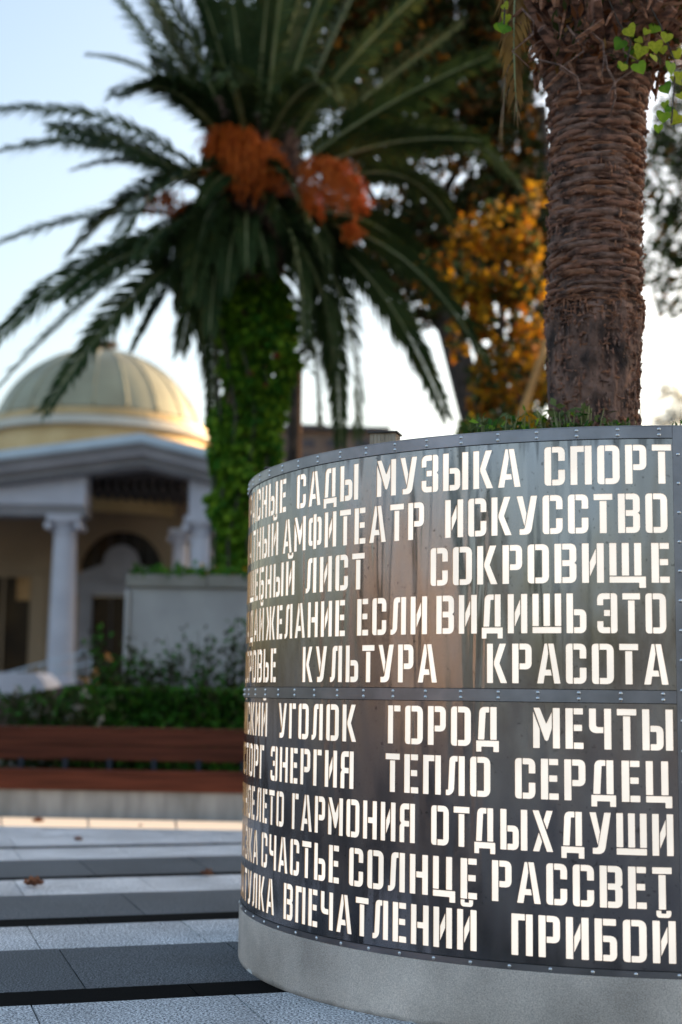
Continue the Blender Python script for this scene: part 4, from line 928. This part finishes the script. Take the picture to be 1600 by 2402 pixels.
def pbox(name, m_, px0, px1, py0, py1, Y0, Y1, par=pav, ref=None, bev=0):
    R_ = ref or Y0
    s = MB(); s.box(X(px0, R_), X(px1, R_), Y0, Y1, Z(py1, R_), Z(py0, R_)); return s.build(name, m_, par, bevel=bev)
s = MB(); s.box(X(-500), X(700), BY-1, BY+18, 0, zf); s.build('terrace', MT['grey'], pav)
# steps of the terrace and ramp
for k in range(3):
    s = MB(); s.box(X(-400), X(60+28*k), BY-1.3-.35*(3-k), BY-1.002-.35*(2-k), 0, zf-.18*(3-k)+.02); s.build('step', MT['white'], pav)
# columns
def column(px, w, pyt, pyb, Y=BY, nm='column'):
    cx_ = X(px, Y); r0 = w*Y/F/2; e = bpy.data.objects.new(nm, None); col.objects.link(e); e.parent = pav; e.location = (cx_-pav.location.x, Y-pav.location.y, 0)
    zt_, zb_ = Z(pyt, Y), Z(pyb, Y); hh = zt_-zb_
    n = 20*4; v = []; f = []
    L_ = 14
    for i in range(L_+1):
        t_ = i/L_; rr0 = r0*(1-.16*t_**1.6)
        for k in range(n):
            fl = .035*r0*(1-abs(math.sin(20*PI*k/n*1.0))) ; a = 2*PI*k/n
            v.append(((rr0-fl)*math.cos(a), (rr0-fl)*math.sin(a), zb_+hh*(.05+.84*t_)))
    for i in range(L_):
        for k in range(n): f.append((i*n+k, i*n+(k+1) % n, (i+1)*n+(k+1) % n, (i+1)*n+k))
    link('shaft', mesh_np('shaft', v, f, smooth=True), MT['white'], e)
    s = MB(); s.lathe([(0, 0), (r0*1.35, 0), (r0*1.35, hh*.018), (r0*1.22, hh*.022), (r0*1.25, hh*.035), (r0*1.08, hh*.05), (r0*.98, hh*.053)], (0, 0, zb_), 28)
    link('column_base', mesh_np('column_base', s.v, s.f), MT['white'], e)
    s = MB(); s.lathe([(r0*.84, hh*.885), (r0*.95, hh*.895), (r0*.86, hh*.905), (r0*.9, hh*.93), (r0*1.15, hh*.95), (r0*1.2, hh*.965)], (0, 0, zb_), 28)
    s.box(-r0*1.25, r0*1.25, -r0*1.2, r0*1.2, zb_+hh*.966, zt_)
    for sg in (-1, 1): s.tube([(sg*r0*1.15, -r0*1.25, zb_+hh*.935), (sg*r0*1.15, r0*1.25, zb_+hh*.935)], r0*.27, n=12)
    link('capital', mesh_np('capital', s.v, s.f), MT['white'], e)
column(148, 62, 1212, 1612); column(470, 62, 1212, 1612, nm='column'); column(-150, 62, 1212, 1612)
column(420, 40, 1240, 1612, Y=BY+2.5)
# entablature over left bay and pier blocks
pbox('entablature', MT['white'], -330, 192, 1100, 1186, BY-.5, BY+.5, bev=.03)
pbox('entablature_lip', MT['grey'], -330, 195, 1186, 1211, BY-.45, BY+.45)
pbox('pier_block', MT['white'], 437, 515, 1120, 1212, BY-.5, BY+.5, bev=.03)
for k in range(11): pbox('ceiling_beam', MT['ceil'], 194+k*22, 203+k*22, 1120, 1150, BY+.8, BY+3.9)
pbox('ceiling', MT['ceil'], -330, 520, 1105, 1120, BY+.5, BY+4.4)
# gable: a shallow pediment made of tin roof, cornice, dentils and frieze
ax = 332
def gab(name, m_, off, th_, Y0, Y1, xl=-330, xr=512):
    s = MB(); la, ra, ap = 1143+off, 1092+off, 1052+off
    slope_l = [(X(xl), Z(la)), (X(ax), Z(ap)), (X(ax), Z(ap+th_)), (X(xl), Z(la+th_))]
    s.prism(slope_l, Y0, Y1)
    s.prism([(X(ax), Z(ap)), (X(xr), Z(ra)), (X(xr), Z(ra+th_)), (X(ax), Z(ap+th_))], Y0+.002, Y1-.002)
    return s.build(name, m_, pav)
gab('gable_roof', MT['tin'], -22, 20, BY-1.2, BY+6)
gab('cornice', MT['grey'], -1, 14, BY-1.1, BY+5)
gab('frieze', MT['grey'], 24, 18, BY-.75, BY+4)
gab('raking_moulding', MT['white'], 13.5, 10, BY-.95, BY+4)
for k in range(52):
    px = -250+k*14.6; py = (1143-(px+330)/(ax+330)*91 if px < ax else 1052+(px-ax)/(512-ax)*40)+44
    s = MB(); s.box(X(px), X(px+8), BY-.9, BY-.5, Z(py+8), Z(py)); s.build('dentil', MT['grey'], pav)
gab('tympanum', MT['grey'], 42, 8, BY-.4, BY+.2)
s = MB(); s.prism([(X(-330), Z(1186)), (X(-330), Z(1185)), (X(180), Z(1117)), (X(192), Z(1117)), (X(192), Z(1130))], BY-.30, BY-.1); 
pbox('gable_panel', MT['white'], -330, 190, 1128, 1185, BY-.52, BY-.505)
# rear wall with arch (dark), tan
RY = BY+4.4
def Xr(px): return W(px, 1400, RY).x
def Zr(py): return W(250, py, RY).z
s = MB(); acx = 283; ar = 98
arch = [(Xr(acx+ar*math.cos(a)), Zr(1345-ar*math.sin(a)*1.02)) for a in [PI*k/20 for k in range(21)]]
outer = [(Xr(560), Zr(1345)), (Xr(560), Zr(1080)), (Xr(-340), Zr(1080)), (Xr(-340), Zr(1345))]
# wall above arch spring line, built as quads between arch and outer rect
top_l = [(Xr(-340), Zr(1345))]+[(Xr(-340), Zr(1080))]
n_ = len(arch)
for i in range(n_-1):
    a_, b_ = arch[i], arch[i+1]
    s.prism([a_, b_, (b_[0], Zr(1080)), (a_[0], Zr(1080))], RY, RY+.4)
s.prism([(Xr(acx+ar), Zr(1345)), (Xr(acx+ar), Zr(1080)), (Xr(560), Zr(1080)), (Xr(560), Zr(1345))], RY, RY+.4)
s.prism([(Xr(-340), Zr(1345)), (Xr(-340), Zr(1080)), (Xr(acx-ar), Zr(1080)), (Xr(acx-ar), Zr(1345))], RY, RY+.4)
s.build('rear_wall', MT['tan'], pav)
def rb(name, m_, px0, px1, py0, py1, y0=0, y1=.4):
    s = MB(); s.box(Xr(px0), Xr(px1), RY+y0, RY+y1, Zr(py1), Zr(py0)); return s.build(name, m_, pav)
rb('wall_pier', MT['tan'], 75, 108, 1346, 1612); rb('wall_pier', MT['tan'], 380, 560, 1346, 1612); rb('wall_pier', MT['tan'], -340, -60, 1346, 1612)
rb('wall_pier', MT['tan'], 109, 216, 1346, 1612, .01, .38); rb('wall_pier', MT['tan'], 306, 379, 1346, 1612, .01, .38)
rb('window_head', MT['tan'], -60, 75, 1346.5, 1356, .01, .39)
# archivolt
s = MB()
for i in range(20):
    a0, a1 = PI*i/20, PI*(i+1)/20; q = lambda r, a: (Xr(acx+r*math.cos(a)), Zr(1345-r*math.sin(a)*1.02))
    s.prism([q(ar, a0), q(ar, a1), q(ar+11, a1), q(ar+11, a0)], RY-.08, RY-.002)
s.build('archivolt', MT['tan'], pav)
rb('arch_glass', MT['glass'], 186, 380, 1246, 1346, .2, .22)
for k in range(1, 6): rb('glazing_bar', MT['ceil'], 186+k*32, 189+k*32, 1250, 1345, .15, .195)
# left window
rb('window_glass', MT['glass'], -60, 75, 1356, 1600, .2, .22)
for x0, x1 in ((-60, -54), (4, 9), (69, 75)): rb('window_frame', MT['tan'], x0, x1, 1356, 1600, .1, .19)
rb('window_sill', MT['white'], -66, 80, 1600, 1612, -.1, .2)
MT['winreflect'] = mat('amber_reflection', (.3, .15, .05), (.45, .25, .1), scale=2, rough=.8)
rb('reflection_patch', MT['winreflect'], 36, 68, 1340, 1410, .14, .145)  # amber patch painted in as the warm reflection in the window
# doorway with pediment and medallion
DYY = BY+3.9
def db(name, m_, px0, px1, py0, py1, y0, y1):
    s = MB(); s.box(X(px0, DYY), X(px1, DYY), DYY+y0, DYY+y1, Z(py1, DYY), Z(py0, DYY)); return s.build(name, m_, pav)
db('door_jamb', MT['grey'], 186, 217, 1398, 1612, -.2, .3); db('door_jamb', MT['grey'], 303, 336, 1398, 1612, -.2, .3)
db('door_lintel', MT['grey'], 182, 342, 1362, 1397.5, -.22, .3)
s = MB(); s.prism([(X(178, DYY), Z(1362, DYY)), (X(178, DYY), Z(1350, DYY)), (X(240, DYY), Z(1325, DYY)), (X(330, DYY), Z(1325, DYY)), (X(392, DYY), Z(1350, DYY)), (X(392, DYY), Z(1362, DYY))], DYY-.3, DYY+.3); s.build('door_pediment', MT['grey'], pav)
db('door_surround', MT['grey'], 343, 392, 1362.5, 1612, -.15, .3)
s = MB(); cx_, cz_ = X(286, DYY), Z(1322, DYY); rr0 = 42*DYY/F
s.prism([(cx_+rr0*math.cos(2*PI*k/28), cz_+rr0*math.sin(2*PI*k/28)) for k in range(28)], DYY-.42, DYY-.3)
s.prism([(cx_+rr0*.75*math.cos(2*PI*k/28), cz_+rr0*.75*math.sin(2*PI*k/28)) for k in range(28)], DYY-.48, DYY-.421); s.build('medallion', MT['grey'], pav)
db('door', MT['glass'], 217.5, 302.5, 1398.5, 1612, .15, .2)
db('door_frame', MT['ceil'], 258, 262, 1398.5, 1612, .1, .149)
# handrail and ramp by the steps
s = MB(); ra, rb_ = W(-60, 1600, BY-4), W(215, 1525, BY-4)
for dz in (0, -.35): s.tube([ra+Vector((0, 0, dz)), rb_+Vector((0, 0, dz))], .03, n=8)
for k in range(8):
    p = ra.lerp(rb_, k/7); s.tube([p, (p.x, p.y, .3)], .025, n=6)
ho = s.build('handrail', MT['tin'], None); tag(ho, 'thin pale metal handrail climbing beside the pavilion steps', 'handrail')
s = MB(); q0, q1 = W(-250, 1690, 30), W(200, 1600, 30); s.prism([(q0.x, 0), (q0.x, q0.z), (q1.x, q1.z), (q1.x, 0)], 29.8, 30.3)
tag(s.build('ramp_wall', mat('dark_red_render', (.06, .03, .028), (.1, .05, .045), scale=2, rough=.8)), 'dark red sloping ramp wall below the pavilion columns', 'wall')
s = MB(); s.prism([(X(-300, 36), .2), (X(-300, 36), Z(1580, 36)), (X(90, 36), Z(1580, 36)), (X(110, 36), Z(1600, 36)), (X(150, 36), .2)], 36, 38)
tag(s.build('stair_block', MT['white']), 'white stair cheek block left of the fluted column foot', 'stairs')
# dome
DYc = 52.0; dcx = W(236, 900, DYc).x; rD = 243*DYc/F
zb_ = W(245, 962, DYc-3).z; zt_ = W(245, 826, DYc).z
NS = 20
hD = zt_-zb_; RC = (rD*rD+hD*hD)/(2*hD); tb = math.asin(rD/RC)
def dprof(q): t_ = tb*(1-q); return (RC*math.sin(t_), RC*math.cos(t_)-(RC-hD))
for k in range(NS):
    a0 = 2*PI*(k+.35)/NS; a1 = 2*PI*(k+1.35)/NS; s = MB()
    s.lathe([dprof(i/12) for i in range(12)]+[(.3, zt_-zb_)], (dcx, DYc, zb_), 4, a0, a1)
    s.build('dome_panel', MT['dome'], pav, smooth=True)
    s = MB(); s.tube([(dcx+(dprof(i/13)[0]+.01)*math.cos(a0), DYc+(dprof(i/13)[0]+.01)*math.sin(a0), zb_+dprof(i/13)[1]) for i in range(13)], .04, n=5)
    s.build('dome_rib', MT['dome'], pav, smooth=True)
s = MB(); e1 = W(245, 984, DYc-3).z
s.lathe([(rD-.1, zb_), (rD*1.06, zb_-.12), (rD*1.07, e1+.02), (rD*1.02, e1)], (dcx, DYc, 0), 64); s.build('dome_gold_band', MT['domegold'], pav, smooth=False)
e2 = W(245, 1008, DYc-3).z
s = MB(); s.lathe([(rD*1.02, e1-.002), (rD*1.12, e1-.06), (rD*1.13, e2+.03), (rD*1.06, e2)], (dcx, DYc, 0), 64); s.build('dome_cream_cornice', MT['domecream'], pav)
e3 = W(245, 1075, DYc-3).z
s = MB(); s.lathe([(rD*1.06, e2-.002), (rD*1.09, e2-.3), (rD*1.09, e3-2)], (dcx, DYc, 0), 64); s.build('dome_drum', MT['domegold'], pav)
s = MB(); s.lathe([(.36, -.1), (.3, .12), (.3, .22), (.62, .24), (.62, .34), (.0, .40)], (dcx, DYc, zt_), 24); s.build('dome_cap', MT['ceil'], pav)

# ------------------------------------------------------------------ far brown building, trunks
MT['brown'] = mat('brown_facade', (.14, .1, .08), (.2, .15, .12), scale=1, rough=.8)
MT['brownd'] = mat('dark_facade_glass', (.04, .03, .04), rough=.3)
FY = 62.0
hb = empty('distant_house', (W(800, 1100, FY).x, FY, 0), 'low brown flat-roofed house in the distance between palm and planter', 'building')
s = MB(); s.box(W(640, 1100, FY).x, W(905, 1100, FY).x, FY, FY+8, 0, W(800, 1012, FY).z); s.build('wall', MT['brown'], hb)
s = MB(); s.box(W(630, 1100, FY).x, W(915, 1100, FY).x, FY-.4, FY+8.4, W(800, 1012, FY).z+.01, W(800, 1003, FY).z); s.build('roof', MT['brownd'], hb)
for k in range(3):
    for r0 in range(2):
        s = MB(); a = W(700+k*65, 1100, FY).x; zz_ = W(800, 1032+r0*34, FY).z; s.box(a, a+.7, FY-.06, FY-.005, zz_-.35, zz_); s.build('window', MT['brownd'], hb)
s = MB(); s.box(W(690, 1100, FY).x, W(765, 1100, FY).x, FY+1, FY+6, W(800, 1003, FY).z+.01, W(800, 985, FY).z); s.build('roof_hut', MT['brown'], hb)
s = MB(); pp = W(700, 1100, 27); s.tube([(pp.x, 27, 0), (W(703, 850, 27).x, 27, W(703, 850, 27).z)], [.075, .06], n=10)
tag(s.build('thin_trunk', mat('orange_brown_bark', (.28, .11, .03), (.4, .17, .06), scale=3, rough=.7), smooth=True), 'slim orange-brown trunk standing right of the ivy trunk', 'tree trunk')  # slim orange-brown trunk, carries no lamp
dt = empty('slender_tree', (W(685, 1100, 26).x, 26, 0), 'dark slim trunk hidden close behind the ivy-clad palm', 'tree')
s = MB(); s.tube([(dt.location.x, 26, 0), (W(688, 900, 26).x, 26, W(688, 900, 26).z), (W(676, 760, 26).x, 26, W(676, 760, 26).z)], [.13, .11, .07], n=8); s.build('trunk', MT['barkgrey'], dt, smooth=True)
P = cloudpts([(W(690, 800, 26).x, 26, W(690, 790, 26).z, .5, .5, .8, 500)]); o = leafobj('crown', P, .16, [LM['dark']], [1], dt)

# ------------------------------------------------------------------ BACKGROUND TREES
def tree(name, label, trunkpts, limbs, blobs, size, mats, wt, Y, group=None):
    b_ = Vector(trunkpts[0][0]); e = empty(name, (b_.x, b_.y, 0), label, 'tree', group)
    s = MB(); s.tube([p for p, r in trunkpts], [r for p, r in trunkpts], n=10); s.build('trunk', MT['barkgrey'], e, smooth=True)
    for lb in limbs:
        s = MB(); s.tube([p for p, r in lb], [r for p, r in lb], n=7); s.build('limb', MT['barkgrey'], e, smooth=True)
    P = cloudpts(blobs); o = leafobj('crown', P, size, mats, wt, e, aspect=.62); 
    return e
TY = 27.0
def T(px, py, Y=TY): return W(px, py, Y)
bl = []
def blob(px, py, w, h, n, Y=TY, dy=1.0):
    p = T(px, py, Y); bl.append((p.x, Y, p.z, w*Y/F, dy, h*Y/F, n))
dn = 1
for (px, py, w, h, n) in [(760, 60, 150, 120, 1700), (900, 20, 160, 120, 2000), (1060, 20, 150, 130, 2000), (860, 180, 130, 90, 1300), (1000, 170, 110, 80, 1000), (1170, 60, 90, 140, 1300), (1180, 210, 90, 110, 1100),
                       (960, 290, 120, 60, 700), (1090, 290, 110, 60, 700), (900, 340, 70, 90, 500), (1200, 350, 70, 120, 900), (1060, 400, 120, 90, 420), (1130, 520, 90, 90, 900), (1000, 560, 90, 70, 800), (900, 620, 60, 60, 420),
                       (930, 520, 50, 80, 300), (1060, 640, 110, 70, 900), (1220, 500, 80, 110, 1000), (1230, 620, 60, 90, 600), (980, 700, 80, 60, 420), (1250, 860, 50, 130, 500)]:
    blob(px, py, w*1.08, h*1.08, int(n*1.45), dy=1.4)
lim = [[(T(1160, 1120), .34), (T(1110, 960), .3), (T(1070, 820), .26), (T(1030, 700), .2), (T(1000, 540), .13), (T(940, 350), .07)],
       [(T(1160, 1120), .34), (T(1215, 960), .27), (T(1255, 830), .24), (T(1285, 700), .2), (T(1290, 500), .16), (T(1270, 250), .1)],
       [(T(1030, 700), .15), (T(930, 560), .1), (T(850, 420), .06)], [(T(1000, 540), .1), (T(1080, 380), .08), (T(1120, 200), .05)], [(T(1285, 650), .12), (T(1200, 480), .08), (T(1150, 330), .05)]]
tree('broadleaf_tree', 'big dark broadleaf tree with forked trunk behind, between the two palms', [(Vector((T(1160, 1120).x, TY, 0)), .5), (T(1160, 1120), .38)], lim, bl, .2, [LM['dark'], LM['brownleaf'], LM['orange']], [.70, .2, .10], TY)
bl = []
for (px, py, w, h, n) in [(1560, 420, 90, 130, 1000), (1600, 560, 70, 80, 600), (1620, 300, 100, 130, 1200), (1540, 620, 50, 70, 260), (1590, 690, 60, 50, 260), (1500, 60, 120, 120, 1400), (1640, 100, 100, 140, 1200), (1400, 0, 120, 100, 1200), (1720, 450, 90, 200, 900)]:
    blob(px, py, w, h, n, Y=31)
tp = T(1790, 1100, 31)
tree('broadleaf_tree', 'olive-leaved tree on the right edge behind the ringed trunk', [(Vector((tp.x, 31, 0)), .4), (tp, .3), (T(1750, 700, 31), .25), (T(1700, 300, 31), .12)],
     [[(T(1760, 800, 31), .14), (T(1640, 640, 31), .07), (T(1580, 560, 31), .03)], [(T(1740, 600, 31), .14), (T(1620, 400, 31), .08), (T(1540, 300, 31), .03)]], bl, .17, [LM['dark'], LM['sage'], LM['orange']], [.66, .27, .07], 31)
# golden creeper / bush
bl = []
for (px, py, w, h, n) in [(1180, 600, 70, 50, 420), (1140, 660, 70, 50, 520), (1200, 700, 60, 60, 480), (1150, 760, 55, 60, 420), (1190, 820, 45, 60, 360), (1180, 900, 45, 60, 300), (1150, 850, 40, 60, 240), (1260, 640, 30, 50, 160), (1280, 920, 35, 40, 160), (1200, 980, 60, 40, 260), (1090, 620, 40, 40, 160), (1240, 560, 50, 40, 240), (1120, 570, 50, 35, 140), (1230, 720, 40, 60, 200), (1100, 700, 35, 50, 160), (1170, 950, 60, 50, 300), (1060, 660, 40, 50, 160), (1260, 780, 30, 60, 140), (1130, 900, 40, 60, 180), (1045, 590, 40, 30, 90), (1010, 700, 40, 30, 80), (1240, 470, 40, 40, 120), (1090, 530, 50, 35, 120), (1150, 480, 40, 30, 70), (1080, 780, 35, 50, 110), (960, 640, 30, 25, 50), (1230, 980, 50, 40, 300)]:
    blob(px+random.uniform(-28, 28), py+random.uniform(-20, 20), w*random.uniform(.6, 1.4), h*random.uniform(.6, 1.3), int(n*.62), Y=22.3, dy=.5)
tree('golden_leaf_tree', 'slender tree with golden yellow leaves before the forked trunk', [(Vector((T(1190, 1100, 22.3).x, 22.3, 0)), .1), (T(1190, 1000, 22.3), .08), (T(1175, 800, 22.3), .06), (T(1180, 600, 22.3), .03)],
     [[(T(1180, 850, 22.3), .03), (T(1220, 720, 22.3), .02), (T(1260, 620, 22.3), .01)], [(T(1175, 800, 22.3), .03), (T(1130, 700, 22.3), .02), (T(1100, 620, 22.3), .01)]], bl, .17, [LM['gold'], LM['orange'], LM['dark'], LM['sage']], [.36, .24, .26, .14], 22.3)  # foliage coloured golden yellow, orange and dark green
s = MB(); s.tube([(T(1195, 1120, 20.9).x, 20.9, 1.5), T(1215, 1000, 20.9), T(1265, 850, 20.9), T(1303, 750, 20.9)], [.07, .07, .06, .05], n=8)
tag(s.build('leaning_branch', mat('golden_bark', (.42, .2, .06), (.55, .28, .09), scale=4, rough=.7), smooth=True), 'bare orange-brown stem leaning against the ringed trunk', 'branch')
bl = []
for (px, py, w, h, n) in [(1110, 1010, 40, 30, 500), (1200, 1020, 80, 30, 900), (1320, 1010, 80, 30, 900)]: blob(px, py, w, h, n, Y=19, dy=.5)
e = empty('shrub', (T(1210, 1000, 19).x, 19, 0), 'round green shrub peeping over the planter rim below the golden tree', 'shrub')
s = MB(); s.tube([(e.location.x, 19, 0), (e.location.x, 19, 5.0)], .08, n=6); s.build('stem', MT['barkgrey'], e)
leafobj('foliage', cloudpts(bl), .09, [LM['sage'], LM['hedge'], LM['gold']], [.6, .33, .07], e, aspect=.6)
# pale far tree at right edge (haze put into its pale leaf colour)
bl = []
for (px, py, w, h, n) in [(1570, 920, 25, 18, 60), (1600, 960, 30, 30, 120), (1560, 985, 35, 16, 80)]: blob(px, py, w, h, n, Y=90, dy=1)
tp = T(1600, 1100, 90)
tree('far_tree', 'faint far tree against the white sky at right edge', [(Vector((tp.x, 90, 0)), .3), (T(1600, 950, 90), .1)], [], bl, .5, [leafmat('haze_pale_leaf', (.4, .42, .38), (.5, .5, .46), trans=.4)], [1], 90)

# ------------------------------------------------------------------ unseen blocks and trees added outside the frame for shade and reflections
MT['addblock'] = mat('added_block_render', (.40, .34, .30), (.48, .41, .37), scale=.4, rough=.85)
def block(label, c, L_, D_, hgt, rz, seg=8, rowsn=4):
    e = empty('added_block', (c[0], c[1], 0), label, 'building'); e.rotation_euler = (0, 0, rz)
    s = MB(); s.box(-L_/2, L_/2, 0, D_, 0, hgt); link('wall', mesh_np('wall', s.v, s.f), MT['addblock'], e)
    s = MB(); s.box(-L_/2-.3, L_/2+.3, -.4, D_+.3, hgt+.003, hgt+.35); link('roof', mesh_np('roof', s.v, s.f), MT['grey'], e)
    s = MB(); s.box(-.7, .7, -.05, -.003, -.9, .9); wm = mesh_np('window', s.v, s.f); wm.materials.append(MT['glass'])
    for i in range(seg):
        for j in range(rowsn):
            o = bpy.data.objects.new('window', wm); col.objects.link(o); o.parent = e; o.location = (-L_/2+L_*(i+.5)/seg, 0, hgt*(j+.6)/rowsn)
    return e
sdh = Vector((math.sin(SUN_AZ), math.cos(SUN_AZ), 0)); sp_ = Vector((-sdh.y, sdh.x, 0))
def blk(s0, s1, u, h, label):
    c_ = sdh*u+sp_*(s0+s1)/2; block(label, (c_.x, c_.y), s1-s0, 8, h, math.atan2(sp_.y, sp_.x)+PI, 10, 5)  # unseen blocks added to keep sun off the plaza and portico
blk(-9, 15.2, 48, 20.5, 'long unseen peach block right of the plaza, added to shade it')
blk(15.2, 17.9, 48.3, 13.4, 'lower unseen block between two shading blocks, added to let sun through')
blk(17.9, 36.6, 48, 20.5, 'second unseen peach block right of the plaza, added to shade it')
blk(36.0, 45.5, 50, 14.4, 'lower unseen peach block, added to shade the pavilion below its dome')
block('unseen peach block left of the plaza, added for warm reflections in the planter', (-40, -6), 34, 8, 6.9, PI/2, 9, 3)  # unseen block added so the steel reflects something warm

for (x, y, h, lb) in ((-16, -8, 6.5, 'added round tree behind the viewer for dark reflections, leftmost of three'), (-12, -17, 6, 'added low tree behind the viewer for dark reflections, middle of three'), (-20, 2, 6, 'unseen tree left of the plaza, added for dark reflections')):
    e = empty('reflection_tree', (x, y, 0), lb, 'tree')  # unseen trees added as dark shapes for the steel to reflect
    s = MB(); s.tube([(x, y, 0), (x+.2, y, h*.5), (x, y, h*.8)], [.22, .17, .08], n=8); s.build('trunk', MT['barkgrey'], e, smooth=True)
    P = cloudpts([(x, y, h*.72, 1.9, 1.9, h*.24, 1600)]); leafobj('crown', P, .3, [LM['dark'], LM['hedge']], [.7, .3], e)
